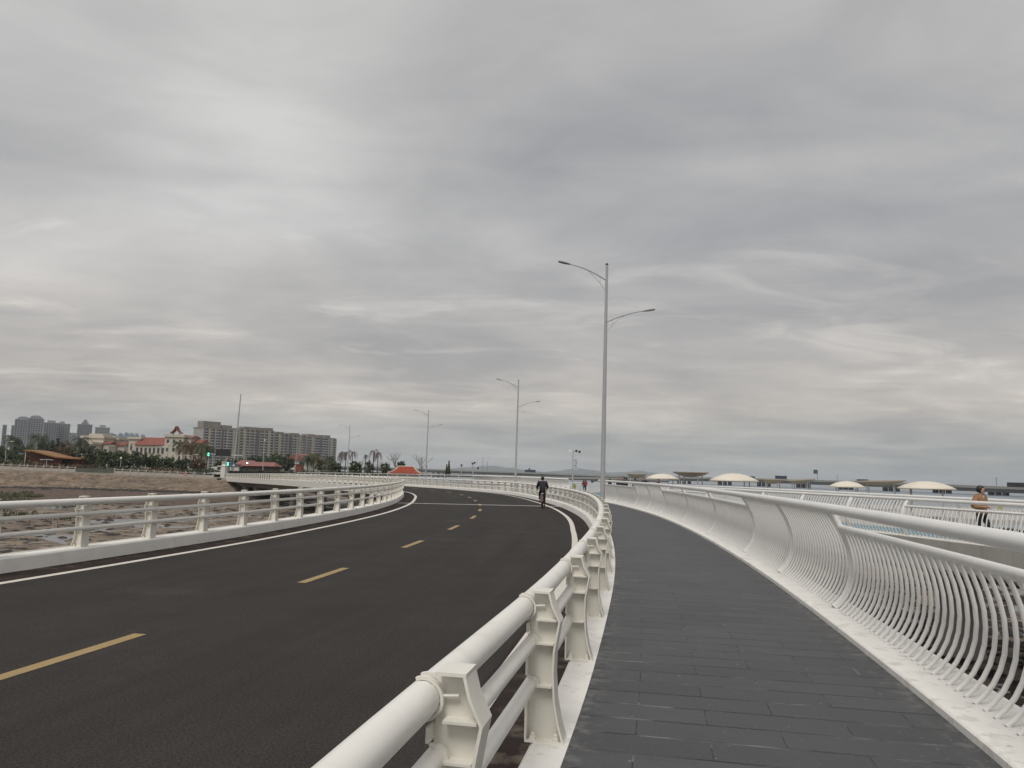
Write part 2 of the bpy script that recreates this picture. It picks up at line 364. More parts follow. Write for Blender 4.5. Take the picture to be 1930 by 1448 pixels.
# ------------------------------------------------------------------ the road: a centre line everything follows
class Curve:
    widen = False
    def __init__(s, ctrl, n=16):
        P = [Vector(p) for p in ctrl]; P = [2 * P[0] - P[1]] + P + [2 * P[-1] - P[-2]]; o = []
        for i in range(1, len(P) - 2):
            for k in range(n):
                t = k / n; a, b, c, d = P[i - 1], P[i], P[i + 1], P[i + 2]
                o.append(0.5 * (2 * b + (c - a) * t + (2 * a - 5 * b + 4 * c - d) * t * t + (3 * b - a - 3 * c + d) * t ** 3))
        o.append(P[-2]); s.p = o; s.s = [0.0]
        for a, b in zip(o, o[1:]): s.s.append(s.s[-1] + (b - a).xy.length)
        s.len = s.s[-1]
    def pos(s, d):
        d = max(0, min(s.len - 1e-6, d)); lo, hi = 0, len(s.s) - 1
        while hi - lo > 1:
            m = (lo + hi) // 2
            if s.s[m] <= d: lo = m
            else: hi = m
        t = (d - s.s[lo]) / (s.s[hi] - s.s[lo]); return s.p[lo].lerp(s.p[hi], t)
    def tan(s, d):
        v = (s.pos(d + 0.6) - s.pos(d - 0.6)); v.z = 0; return v.normalized()
    def off(s, d, o, z=0.0):
        t = s.tan(d); p = s.pos(d)
        if s.widen and o < -3: o -= .24 * max(0, min(1, (19 - p.y) / 8))       # the road is a little wider on the left near the start
        if s.widen and 3.5 < o < 4.65: o += .2 * max(0, min(1, (26 - p.y) / 10))
        return Vector((p.x + t.y * o, p.y - t.x * o, p.z + z))
    def rz(s, d):                               # local X = right of travel
        t = s.tan(d); return math.atan2(-t.x, t.y)
    def at_y(s, y):
        return min((abs(p.y - y), d) for p, d in zip(s.p, s.s))[1]

CL = Curve([(-7.5, -9, 0), (-6.85, -6, 0), (-5.85, -1, 0), (-5.02, 3.3, 0), (-4.18, 7.5, 0), (-3.17, 13.6, 0), (-2.35, 20, 0), (-1.76, 26.3, 0), (-1.43, 32.4, 0), (-1.43, 38.5, 0),
            (-1.7, 44.3, 0), (-2.25, 50.3, 0), (-3.05, 57, 0), (-4.45, 64.5, 0), (-6.8, 72, -.02), (-10.6, 81, -.05), (-16.6, 92.2, -.10), (-26, 108.6, -.2), (-37.4, 130.4, -.48),
            (-52.4, 159.4, -.88), (-59.6, 173.5, -1.0), (-69, 192, -1.0), (-81, 220, -1.0)])
CL.widen = True
S_END = CL.at_y(171)

def frange(a, b, st):
    n = max(1, int(round((b - a) / st))); return [a + (b - a) * i / n for i in range(n + 1)]
def ribbon(name, cv, o1, o2, z, s0, s1, m, step=0.8, kind='structure', parent=None, thick=None):
    b = MB(); ss = frange(s0, s1, step); pv = None
    for d in ss:
        i = len(b.v); b.v += [tuple(cv.off(d, o1, z)), tuple(cv.off(d, o2, z))]
        if pv is not None:
            b.face((pv[0], pv[0] + 1, i + 1, i), [(o1, pv[1]), (o2, pv[1]), (o2, d), (o1, d)])
        pv = (i, d)
    o = b.build(name, m, parent, smooth=False, fix=False)
    if kind: o['kind'] = kind
    return o
def sweep(name, cv, prof, s0, s1, m, step=0.8, kind=None, parent=None, loc=None):
    """closed profile [(offset, z)] swept along a curve"""
    b = MB(); n = len(prof); ss = frange(s0, s1, step); L0 = Vector(loc) if loc else Vector()
    for d in ss:
        for o, z in prof: b.v.append(tuple(cv.off(d, o, z) - L0))
    for k in range(len(ss) - 1):
        for j in range(n):
            a = k * n; j2 = (j + 1) % n; b.face((a + j, a + j2, a + n + j2, a + n + j))
    b.face(list(range(n))); b.face([(len(ss) - 1) * n + j for j in reversed(range(n))])
    o = b.build(name, m, parent, angle=30)
    if kind: o['kind'] = kind
    return o

road = ribbon('road', CL, -4.8, 4.68, 0, 0, CL.len, M_['road'], 0.6)
# painted markings lie on the road as sheets of their own
for o in (-3.98, 3.87):
    ribbon('edge_line', CL, o - .005, o + 0.16, 0.004, 0, CL.len, M_['line'], 0.6, None, road)
s_first = CL.at_y(6.65)
k = -2
while True:
    a = s_first + 6.06 * k; k += 1
    if a < 0: continue
    if a > S_END: break
    ribbon('centre_dash', CL, -0.075, 0.075, 0.004, a, a + 2.0, M_['yellow'], 0.5, None, road)
sj = CL.at_y(43.4)
ribbon('expansion_joint', CL, -4.74, 4.49, 0.006, sj, sj + 0.34, M_['joint'], 0.2, None, road)

KZ = 0.25
sweep('kerb', CL, [(-5.12, KZ - .03), (-5.10, KZ), (-4.77, KZ), (-4.745, KZ - .025), (-4.72, -.3), (-5.12, -.3)], 0, S_END, M_['kerb_clean'], 0.8, 'structure')
sweep('kerb', CL, [(4.51, -.3), (4.525, 0), (4.575, KZ - .025), (4.60, KZ), (5.01, KZ), (5.01, -.3)], 0, S_END, M_['kerb'], 0.6, 'structure')

# the carriageway's girder, its painted fascia and its piers
bridge = thing('bridge', 'low white-edged road bridge on concrete piers curving left to the shore', 'bridge', CL.pos(CL.at_y(60)))
BL = bridge.location
sweep('fascia', CL, [(-5.20, KZ + .004), (-5.125, KZ + .004), (-5.125, -.5), (-5.20, -.5)], 0, S_END, M_['fascia'], 0.8, None, bridge, BL)
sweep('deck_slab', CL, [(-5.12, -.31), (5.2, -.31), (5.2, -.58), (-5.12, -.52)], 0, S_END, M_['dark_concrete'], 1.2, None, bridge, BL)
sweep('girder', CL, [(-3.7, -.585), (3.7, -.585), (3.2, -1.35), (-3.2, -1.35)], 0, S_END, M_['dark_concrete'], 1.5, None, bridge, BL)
pier_mesh = None
for y in (58, 76, 90, 104, 118, 132, 147, 160):
    d = CL.at_y(y)
    for o in (-2.2, 2.2):
        p = CL.off(d, o); z0 = p.z - 1.36; h = z0 + 4.2
        q = MB().lathe([(0.62, 0), (0.55, h * .5), (0.55, h - .7), (0.8, h - .002)], n=14)
        q.build('pier', M_['concrete'], bridge, (p.x - BL.x, p.y - BL.y, -4.2 - BL.z))
pa = CL.off(S_END, 0)
ab = MB(); ab.box((0, 0.9, -1.55), (11.6, 1.4, 3.6)); ab.box((-5.9, -1.2, -1.3), (.5, 2.8, 3.6))
ab.build('abutment', M_['concrete'], bridge, (pa.x - BL.x, pa.y - BL.y, pa.z - BL.z - .25), CL.rz(S_END))

# ------------------------------------------------------------------ steel guard rails on both kerbs
def rail_post(sgn):
    """plate post: shaped web across the rail, flanges on both edges; +X = away from the road for sgn=1"""
    H = 0.87 if sgn > 0 else 0.945
    outer = [(0.11, 0.0), (0.078, 0.11), (0.053, 0.24), (0.043, 0.40), (0.047, 0.53), (0.066, 0.64), (0.078, 0.705), (0.032, 0.80), (0.013, H)]
    inner = -0.105
    b = MB()
    web = [(inner, 0.012)] + outer[:-1] + [(0.013, H), (-0.085, H), (-0.085, .80), (inner, 0.68)]
    web = [(x * sgn, z) for x, z in web]
    b.prism(web, -0.007, 0.007)
    # outer flange follows the curve, slightly proud of the web
    fl = [(x, z) for x, z in outer] + [(x + 0.012, z) for x, z in reversed(outer)]
    b.prism([(x * sgn, z) for x, z in fl], -0.075, 0.075)
    b.box((-0.032 * sgn, 0, H + 0.0075), (0.115, 0.15, 0.013))               # cap plate
    fw = .15 if sgn > 0 else .215
    for z0, z1 in ((0.012, 0.25), (0.385, 0.50), (0.635, 0.69)) if sgn > 0 else ((.012, .78),):   # inner flange, cut where the pipes pass through it
        b.box((inner * sgn - 0.0065 * sgn, 0, (z0 + z1) / 2), (0.012, fw, z1 - z0))
    for z in (0.32, 0.57, 0.72):                                               # stiffeners
        x1 = 0.042 if z < .5 else 0.05 if z < .6 else 0.066
        b.box(((inner + .045 + x1) / 2 * sgn, 0, z - (.0 if z < .6 else .01)), (x1 - inner - .045, 0.135, 0.010))
    b.box((0.003 * sgn, 0, 0.0055), (0.235, 0.165, 0.011))                        # base plate
    for z, r, xc in ((0.32, 0.054, -.095), (0.57, 0.054, -.095), (0.775, 0.080, -.145)) if sgn > 0 else ():               # collars round the pipes
        for y in (-0.03, 0.03):
            x0 = xc * sgn
            n = 14; i = len(b.v)
            for rr in (r, r - 0.012):
                for yy in (y - .012, y + .012):
                    for j in range(n):
                        q = math.pi * (-.62 + 1.24 * j / (n - 1)); b.v.append((x0 + rr * math.cos(q) * sgn, yy, z + rr * math.sin(q)))
            for j in range(n - 1):
                j2 = j + 1
                A = [i + kk * n + j for kk in range(4)]; B = [i + kk * n + j2 for kk in range(4)]
                b.face((A[0], B[0], B[1], A[1])); b.face((A[2], A[3], B[3], B[2])); b.face((A[0], A[2], B[2], B[0])); b.face((A[1], B[1], B[3], A[3]))
    b.tube([(-.075 * sgn, -.03, .79), (-.01 * sgn, -.03, .795)], .007, 6)
    return b
def bolt_mesh():
    return MB().lathe([(0.021, 0), (0.021, 0.018), (0.013, 0.020), (0.013, 0.034), (0.006, 0.042)], n=8)
def guard_rail(sgn, o_post, s0, label):
    root = thing('guard_rail', label, 'guard rail', CL.off(s0, o_post, KZ)); L0 = root.location
    def pipe(name, off, z, r, gap):
        b = MB(); pts, rs = [], []
        for d in frange(0, S_END, 0.7):
            pts.append(CL.off(d, off, KZ + z) - L0); rs.append(r)
        b.tube(pts, rs, 14)
        if gap:                                       # sleeve joints
            d = s0 + 3.1
            while d < S_END - 1:
                b.tube([CL.off(d + t, off, KZ + z) - L0 for t in (0, .0, .16, .32, .32)], [r, r + .004, r + .004, r + .004, r], 14, False); d += 6.0
        return b.build(name, M_['white'], root, angle=40)
    xo = o_post - (0.095 if sgn > 0 else .155) * sgn
    dz = 0 if sgn > 0 else .085
    pipe('top_rail', o_post - (0.145 if sgn > 0 else .16) * sgn, 0.775 + dz, 0.066, True); pipe('middle_rail', xo, 0.57 + dz * .7, 0.042, False); pipe('lower_rail', xo, 0.32 + dz * .5, 0.042, False)
    pm = rail_post(sgn).build('post', M_['post'], root, angle=30); bm_ = bolt_mesh().build('bolt', M_['post'], pm)
    sp = 1.98 if sgn > 0 else 2.13; ds = []; d = s0
    while d > 2: d -= sp
    while d < S_END: ds.append(d); d += sp
    ds.sort(key=lambda q: (CL.off(q, o_post) - Vector((0, 0, EYE))).length)
    first = True; rest = MB(); src = [tuple(v.co) for v in pm.data.vertices]; fc = [tuple(p.vertices) for p in pm.data.polygons]
    for n, d in enumerate(ds):
        p = CL.off(d, o_post, KZ) - L0; rz = CL.rz(d)
        if n >= 98:
            mt = Matrix.Translation(p) @ Matrix.Rotation(rz, 4, 'Z'); i = len(rest.v)
            rest.v += [tuple(mt @ Vector(v)) for v in src]
            for f in fc: rest.face([i + q for q in f])
            continue
        if first: o = pm; o.location = p; o.rotation_euler = (0, 0, rz)
        else: o = inst(pm, root, p, rz)
        if n < 16:
            for kx, (bx, by) in enumerate(((-.07, -.05), (.07, -.05), (-.07, .05), (.07, .05))):
                if first and kx == 0: q = bm_; q.location = (bx * sgn, by, .011)
                else: inst(bm_, o, (bx * sgn, by, .011))
        first = False
    if rest.v:
        o = rest.build('post', M_['post'], root); o['kind'] = 'stuff'
guard_rail(1, 4.86, CL.at_y(5.70), 'cream three-pipe guard rail between the road and the dark walkway')
guard_rail(-1, -4.95, CL.at_y(14.05), 'cream three-pipe guard rail on the road side above the tidal flat')

# ------------------------------------------------------------------ walkway with its fan-shaped fence
class Line2(Curve): pass
WS = CL.at_y(49)
ribbon('walkway', CL, 5.012, 7.462, KZ + .001, 0, WS, M_['walk'], 0.6)
FZ = KZ + 0.06
sweep('kerb', CL, [(7.46, -.3), (7.462, FZ - .012), (7.475, FZ), (8.02, FZ), (8.04, -.32)], 0, WS, M_['kerb'], 0.6, 'structure')
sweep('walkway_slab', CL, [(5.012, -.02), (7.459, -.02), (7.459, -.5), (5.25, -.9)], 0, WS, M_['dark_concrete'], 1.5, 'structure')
sweep('walkway_fascia', CL, [(7.6, -.325), (8.03, -.325), (7.95, -.75), (7.6, -.9)], 0, WS, M_['concrete'], 1.5, 'structure')

FAN = [(0, 0), (.06, .055), (.125, .14), (.175, .24), (.208, .35), (.222, .47), (.216, .60), (.19, .73), (.15, .85), (.10, .955), (.035, 1.07), (-.045, 1.18)]
FAN_LOW = [p for p in FAN if p[1] < 0.96]
LOWR = (0.095, 0.965); TOPR = (-0.055, 1.20)
def fan_fence(cv, off, sgn, s0, s1, panels, label, zf, mt, spacing=0.148, nsingle=96, cat='fence', rsc=1.0, step=0.5):
    """panels: list of (s_start, s_end, 'full' | 'open'); a thick post stands at every panel end"""
    root = thing('fan_fence', label, cat, cv.off((s0 + s1) / 2, off, zf)); L0 = root.location
    def sw(name, o, z, r, a, b_, nn=14):
        q = MB(); q.tube([cv.off(d, off + o * sgn, zf + z) - L0 for d in frange(a, b_, step)], r, nn)
        return q.build(name, mt, root, angle=45)
    sw('top_rail', TOPR[0], TOPR[1], 0.06 * rsc, s0, s1)
    def bar(prof, r, n=7):
        return MB().tube([(x * sgn, 0, z) for x, z in prof], r, n, False, flat=1.0)
    full = bar(FAN, .0178 * rsc).build('baluster', mt, root, angle=60); low = bar(FAN_LOW, .0178 * rsc).build('baluster', mt, root, angle=60)
    post = MB().tube([(x * sgn, 0, z) for x, z in FAN], [.05, .048] + [.045] * 8 + [.042, .04], 12, False).build('post', mt, root, angle=60)
    used = {}
    def put(src, d):
        p = cv.off(d, off, zf) - L0; rz = cv.rz(d)
        if src.name not in used: used[src.name] = 1; src.location = p; src.rotation_euler = (0, 0, rz); return
        inst(src, root, p, rz)
    ends = sorted({round(e, 3) for a, b_, t in panels for e in (a, b_)})
    bars = []
    for a, b_, t in panels:
        if t == 'open': sw('lower_rail', LOWR[0], LOWR[1], 0.042 * rsc, a, b_)
        n = max(1, int((b_ - a) / spacing)); bars += [(a + (b_ - a) * (i + .5) / n, t) for i in range(n)]
    for e in ends: put(post, e)
    bars.sort(key=lambda q: (cv.off(q[0], off, zf + .6) - Vector((0, 0, EYE))).length if cv.off(q[0], off).y > 3.2 else 1e3 + abs(q[0]))
    rest = MB(); F_ = [(tuple(p.vertices)) for p in full.data.polygons]
    for n, (d, t) in enumerate(bars):
        src = full if t == 'full' else low
        if n < nsingle: put(src, d); continue
        mx = Matrix.Translation(cv.off(d, off, zf) - L0) @ Matrix.Rotation(cv.rz(d), 4, 'Z')
        far = n > 220
        prof = FAN if t == 'full' else FAN_LOW
        rest.tube([mx @ Vector((x * sgn, 0, z)) for x, z in (prof if not far else prof[::2] + ([prof[-1]] if len(prof) % 2 == 0 else []))], .0178 * rsc, 5 if far else 6, False)
    if rest.v:
        o = rest.build('baluster', mt, root, angle=70); o['kind'] = 'stuff'
    for o_ in (full, low):
        if o_.name not in used: bpy.data.objects.remove(o_)
    return root
def panel_run(s0, s1, phase, seq):
    """fill s0..s1 with a repeating sequence of (length, type) so that one repeat starts at phase"""
    tot = sum(l for l, t in seq); a = phase
    while a > s0: a -= tot
    out = []; i = 0
    while a < s1:
        l, t = seq[i % len(seq)]; i += 1
        if a + l > s0 and a < s1: out.append((max(a, s0), min(a + l, s1), t))
        a += l
    return [p for p in out if p[1] - p[0] > .3]
s95 = CL.at_y(10.65)
fan_fence(CL, 7.73, 1, 1.0, WS - 1.5, panel_run(1.0, WS - 1.5, s95, [(3.25, 'full'), (3.25, 'full'), (5.0, 'open'), (5.0, 'open'), (5.0, 'open')]),
          'white fence of bowed bars along the right edge of the dark walkway', FZ, M_['fan'])

# the second path, beyond the gap, with a blue lane
M_['pale_path'] = add_layer(mat('pale_paving', (0.40, 0.39, 0.37), 0.8, 0.08, 1.5), (0.27, 0.26, 0.24), 0.55, 0.75, 1.2, 0.5)
M_['blue'] = add_layer(mat('blue_lane_coating', (0.10, 0.21, 0.27), 0.7, 0.08, 1.5), (0.16, 0.22, 0.25), 0.5, 0.75, 1.1, 0.5)
RC = Curve([(16.4, 6, .02), (15.6, 12, .03), (14.85, 17, .04), (14.1, 21, .05), (13.35, 25, .05), (12.25, 30, .05), (10.85, 36, .05), (9.2, 43, .06), (8.1, 50, .05), (8.3, 58, .0), (9.3, 70, -.1), (10.5, 84, -.25), (11.5, 100, -.4)])
ribbon('path', RC, 0.62, 6.4, 0.0, 0, RC.len, M_['pale_path'], 1.0)
ribbon('cycle_lane', RC, 1.25, 3.2, 0.005, 0, RC.len, M_['blue'], 1.0)
RS = RC.at_y(49)
sweep('kerb', RC, [(0.0, -.2), (0.0, .05), (.62, .05), (.62, -.2)], 0, RS, M_['kerb'], 1.0, 'structure')
fb = thing('footbridge', 'pale concrete footbridge carrying the blue lane beyond the gap', 'footbridge', RC.pos(RC.at_y(25)))
BL2 = fb.location
sweep('fascia', RC, [(-.02, .03), (0.3, -.21), (0.3, -.95), (.1, -.95), (-.02, -.85)], 0, RS + 4, M_['concrete'], 1.2, None, fb, BL2)
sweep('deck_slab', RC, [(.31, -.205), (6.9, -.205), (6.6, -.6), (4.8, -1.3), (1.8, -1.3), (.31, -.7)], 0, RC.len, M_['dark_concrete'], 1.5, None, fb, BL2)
for y in (10, 27, 44, 62, 80):
    d = RC.at_y(y); p = RC.off(d, 3.3)
    MB().lathe([(.8, 0), (.7, 1.4), (.7, 2.4), (1.1, 3.05)], n=14).build('pier', M_['concrete'], fb, (p.x - BL2.x, p.y - BL2.y, -4.33 - BL2.z))
s_p = RC.at_y(25.9)
fan_fence(RC, 0.3, -1, 0.5, RS, panel_run(.5, RS, s_p, [(2.9, 'full'), (3.0, 'full'), (3.0, 'full'), (5, 'open'), (5, 'open')]),
          'white fence of bowed bars on the near edge of the blue lane path', .05, M_['fan'], 0.17)
fan_fence(RC, 6.15, 1, 0.5, RC.len - 1, panel_run(.5, RC.len - 1, s_p + 1, [(3.2, 'full'), (3.2, 'full'), (5, 'open'), (5, 'open'), (5, 'open')]),
          'white fence of bowed bars on the far edge of the blue lane path', .02, M_['fan'], 0.17)

# where the two paths meet: a paved place sloping down, with an outer fence
def zpl(y): return KZ if y < 49 else (KZ + (y - 49) / 63 * (-.72) if y < 112 else -.47 - (y - 112) * .0)
pl = MB(); rows = frange(49, 150, 2.5)
def pleft(y):
    d = CL.at_y(y); return None
grid = []
for d in frange(WS, CL.at_y(150), 2.0):
    a = CL.off(d, 5.012, 0); b_ = CL.off(d, 8.0, 0)
    grid.append((a, b_, d))
for (a, b_, d), (a2, b2, d2) in zip(grid, grid[1:]):
    ps = [a, b_, b2, a2]
    for p in ps: p.z = max(CL.pos(d).z + KZ - .0, zpl(p.y)) if False else min(zpl(p.y), CL.pos(d).z + KZ) - .001
    i = len(pl.v); pl.v += [tuple(p) for p in ps]; pl.face((i, i + 1, i + 2, i + 3), [(5.0, d), (8.0, d), (8.0, d2), (5.0, d2)])
o = pl.build('walkway', M_['walk'], smooth=False, fix=False); o['kind'] = 'structure'
pz = MB()
for y0, y1 in zip(frange(49.2, 113, 3), frange(49.2, 113, 3)[1:]):
    def lx(y):
        return CL.off(CL.at_y(y), 0).x + 6.0 if y < 70 else CL.off(CL.at_y(70), 0).x + 6.0 - (y - 70) * .35
    def rx(y): return RC.pos(RC.at_y(min(y, 99))).x + .9 + (9 if y > 96 else 0)
    pz.quad((lx(y0), y0, zpl(y0) - .03), (rx(y0), y0, zpl(y0) - .03), (rx(y1), y1, zpl(y1) - .03), (lx(y1), y1, zpl(y1) - .03))
o = pz.build('plaza', M_['pale_path'], smooth=False, fix=False); o['kind'] = 'structure'
pzb = MB()
for y0, y1 in ((60, 78), (78, 96)):
    pzb.quad((5.6 if y0 < 70 else 7.5, y0, zpl(y0) - .024), (9.5, y0, zpl(y0) - .024), (12, y1, zpl(y1) - .024), (7.5 if y0 < 70 else 8.5, y1, zpl(y1) - .024))
o = pzb.build('cycle_lane', M_['blue'], smooth=False, fix=False); o['kind'] = 'structure'
OC = Curve([at(u, v, y).xy.to_3d() + Vector((0, 0, z)) for u, v, y, z in ((1074, 913, 100, .02), (1000, 912, 107, .10), (900, 905, 118, .08), (765, 904, 137, -.04), (700, 900, 150, -.2), (640, 900, 163, -.3), (560, 900, 182, -.5))])
sc = OC.at_y(119)
fan_fence(OC, 0, 1, 0.3, sc, panel_run(.3, sc, .3, [(5, 'open'), (2.4, 'full'), (3.0, 'full')]), 'white fence of bowed bars enclosing the sloping plaza beyond the cyclist', 0.0, M_['fan'], 0.075, 90, rsc=1.5)
def simple_fence(cv, s0, s1, label, h=1.15, sp=2.4, rails=(1.15, .8, .1), bars=None, m=None, name='railing', r=.045):
    root = thing(name, label, 'railing', cv.pos((s0 + s1) / 2)); L0 = root.location; m = m or M_['fan']
    for z in rails:
        MB().tube([cv.off(d, 0, z) - L0 for d in frange(s0, s1, 3)], r if z == rails[0] else r * .75, 6).build('rail', m, root)
    pm = None; n = 0
    for d in frange(s0, s1, sp):
        if n > 95: break
        n += 1
        p = cv.off(d, 0, 0) - L0
        if pm is None: pm = MB().box((0, 0, h / 2), (.09, .09, h)).build('post', m, root, p, cv.rz(d), False)
        else: inst(pm, root, p, cv.rz(d))
    if bars:
        b = MB()
        for d in frange(s0, s1, bars):
            p = cv.off(d, 0, 0) - L0; b.tube([p + Vector((0, 0, .1)), p + Vector((0, 0, rails[1]))], .014, 4, False)
        o = b.build('bar', m, root); o['kind'] = 'stuff'
    return root
simple_fence(OC, sc, OC.len, 'white two-rail railing running left below the red tiled roof', 1.2, 4.2, (1.2, .72, .1), r=.06)
o = sweep('parapet_wall', OC, [(.1, -.9), (.1, .05), (.35, .05), (.35, -.9)], 0, OC.len, M_['fascia'], 3, 'structure')
BF = Curve([(6.8, 113.4, -.47), (14, 113, -.47), (22, 111, -.47), (32, 108, -.47)])
simple_fence(BF, 0, BF.len, 'low white barred railing at the end of the plaza behind the couple', 1.12, 2.4, (1.12, .88, .1), .08)

# ------------------------------------------------------------------ tidal flat, water, shore
FLAT = -4.2
def shore_y(x): return 166 + max(0, (x + 62)) * .25 + 1.5 * math.sin(x * .05)
def land_z(x): return max(-.95, min(.0, -.92 - (x + 62) * .018))
def flat_material():
    M = bpy.data.materials.new('tidal_mud'); M.use_nodes = True; nt = M.node_tree; N = nt.nodes; L = nt.links
    b = N['Principled BSDF']; tc = N.new('ShaderNodeTexCoord')
    def nz(scale, detail, stretch=(1, 1, 1), rough=.6, dist=0):
        mp = N.new('ShaderNodeMapping'); mp.inputs['Scale'].default_value = stretch; L.new(tc.outputs['Object'], mp.inputs[0])
        n = N.new('ShaderNodeTexNoise'); n.inputs['Scale'].default_value = scale; n.inputs['Detail'].default_value = detail; n.inputs['Roughness'].default_value = rough; n.inputs['Distortion'].default_value = dist
        L.new(mp.outputs[0], n.inputs['Vector']); return n.outputs['Fac']
    def rg(f, a, c, t0=0, t1=1):
        r = N.new('ShaderNodeMapRange'); r.inputs['From Min'].default_value = a; r.inputs['From Max'].default_value = c; r.inputs['To Min'].default_value = t0; r.inputs['To Max'].default_value = t1
        L.new(f, r.inputs['Value']); return r.outputs[0]
    def mix(f, a, c):
        n = N.new('ShaderNodeMix'); n.data_type = 'RGBA'; L.new(f, n.inputs[0])
        for i, v in ((6, a), (7, c)):
            if isinstance(v, tuple): n.inputs[i].default_value = (*v, 1)
            else: L.new(v, n.inputs[i])
        return n.outputs[2]
    base = mix(rg(nz(.12, 6), .35, .65), (0.16, 0.115, 0.075), (0.25, 0.20, 0.145))
    base = mix(rg(nz(.5, 6, (1, 1, 1)), .48, .62), base, (0.105, 0.072, 0.052))
    weed = rg(nz(.55, 7, (1, 1, 1), .68, .8), .535, .56)
    base = mix(weed, base, (0.020, 0.015, 0.012))
    base = mix(rg(nz(5, 4), .56, .64, 0, .7), base, (0.035, 0.025, 0.02))
    pud = rg(nz(.11, 4, (1, 1, 1), .5, .8), .575, .592)
    base = mix(pud, base, (0.10, 0.098, 0.098))
    L.new(base, b.inputs['Base Color'])
    L.new(rg(pud, 0, 1, .75, .2), b.inputs['Roughness'])
    bp = N.new('ShaderNodeBump'); bp.inputs['Strength'].default_value = .8; bp.inputs['Distance'].default_value = .12
    mm = N.new('ShaderNodeMath'); mm.operation = 'MULTIPLY'; L.new(nz(3, 6), mm.inputs[0]); L.new(rg(pud, 0, 1, 1, 0), mm.inputs[1])
    L.new(mm.outputs[0], bp.inputs['Height']); L.new(bp.outputs[0], b.inputs['Normal'])
    return M
M_['flat'] = flat_material()
def grid_mesh(name, x0, x1, nx, y0, y1, ny, fz, m, kind='structure'):
    b = MB()
    for j in range(ny + 1):
        for i in range(nx + 1):
            x = x0 + (x1 - x0) * i / nx; a_ = y0(x) if callable(y0) else y0; c_ = y1(x) if callable(y1) else y1; y = a_ + (c_ - a_) * j / ny
            b.v.append((x, y, fz(x, y)))
    for j in range(ny):
        for i in range(nx):
            a = j * (nx + 1) + i; b.face((a, a + 1, a + nx + 2, a + nx + 1))
    o = b.build(name, m, fix=False); o['kind'] = kind; return o
def fz_flat(x, y):
    z = FLAT + .25 * noise.noise((x * .05, y * .07, 1)) + .10 * noise.noise((x * .35, y * .35, 4))
    if y > 130 and x < 0: z += (y - 130) * .026
    return z
grid_mesh('tidal_flat', -260, 70, 165, -30, 172, 120, fz_flat, M_['flat'])
M_['water'] = mat('sea_water', (0.17, 0.21, 0.245), 0.28, 0.12, .02, bump=.25, bscale=.5, stretch=(.3, 1, 1))
w = MB(); w.quad((-9000, -9000, -4.75), (9000, -9000, -4.75), (9000, 9000, -4.75), (-9000, 9000, -4.75)); o = w.build('sea', M_['water'], smooth=False); o['kind'] = 'structure'
# rubble bank below the promenade
M_['bank'] = add_layer(mat('pale_stone_rubble', (0.19, 0.142, 0.10), .9, .3, .35, bump=1.0, bscale=1.6), (0.07, 0.055, 0.045), .53, .60, 1.1, .85, stretch=(.7, 1.1, 1.1))
add_layer(M_['bank'], (0.36, 0.20, 0.12), .60, .72, .06, .6, seed=5)
add_layer(M_['bank'], (0.10, 0.085, 0.07), .53, .60, .12, .35, seed=9)
def bank_pt(x, t):
    y = shore_y(x); z0 = fz_flat(x, y - 13); zt = land_z(x) - .25
    return (x, y - 13 + 12 * t, z0 - .2 + (zt - z0 + .2) * (t ** .9) + .10 * noise.noise((x * .6, t * 9, 2)))
b = MB(); nx, nt_ = 260, 14
for i in range(nx + 1):
    x = -260 + i * (205 / nx)
    for j in range(nt_ + 1): b.v.append(bank_pt(x, j / nt_))
for i in range(nx):
    for j in range(nt_):
        a = i * (nt_ + 1) + j; b.face((a, a + nt_ + 1, a + nt_ + 2, a + 1))
o = b.build('rubble_bank', M_['bank'], fix=False); o['kind'] = 'structure'
M_['redmud'] = add_layer(mat('red_brown_mud', (0.088, 0.056, 0.038), .85, .3, .25, bump=.5, bscale=2), (0.035, 0.026, 0.021), .52, .60, .8, .8)
grid_mesh('mud_strip', -262, -47, 120, lambda x: 112 + 8 * noise.noise((x * .04, 0, 5)), lambda x: 156.0, 12, lambda x, y: fz_flat(x, y) + .05, M_['redmud'])
# dark weed line at the bank's foot, and weed clumps on the mud
M_['weed'] = mat('dark_seaweed', (0.018, 0.013, 0.010), .7, .4, 2.0)
M_['rub'] = mat('rubble_stone', (0.11, 0.08, 0.058), .9, .3, .35, col2=(.23, .18, .13))
M_['marsh'] = mat('marsh_grass', (0.045, 0.060, 0.018), .8, .4, 1.0)
rnd = random.Random(3)
def lumps(name, pts, m, flat=.5, seed=1):
    b = MB(); r = random.Random(seed)
    for x, y, z, s in pts:
        i = len(b.v); n = 7
        for k, (rr, zz) in enumerate(((1, -.1), (.85, .45), (.35, .9))):
            for j in range(n):
                q = 2 * math.pi * j / n + k; q2 = rr * s * r.uniform(.6, 1.15); b.v.append((x + q2 * math.cos(q) * 1.5, y + q2 * math.sin(q), z + zz * s * flat * r.uniform(.7, 1.2)))
        for k in range(2):
            for j in range(n):
                a = i + k * n; j2 = (j + 1) % n; b.face((a + j, a + j2, a + n + j2, a + n + j))
        b.face([i + 2 * n + j for j in range(n)])
    o = b.build(name, m, fix=False, angle=20); o['kind'] = 'stuff'; return o
pts = []
for i in range(1900):
    x = rnd.uniform(-200, -58); y = shore_y(x) - 13.6 + rnd.gauss(0, 1.5); pts.append((x, y, fz_flat(x, y) - .1, rnd.uniform(.25, .75)))
for i in range(5200):
    y = rnd.uniform(10, 125); x = rnd.uniform(-.8 * y - 6, -2) if rnd.random() < .75 else rnd.uniform(3, 50)
    if noise.noise((x * .06, y * .1, 7)) + rnd.uniform(-.35, .35) < .05: continue
    pts.append((x, y, fz_flat(x, y) - .05, rnd.uniform(.08, .42)))
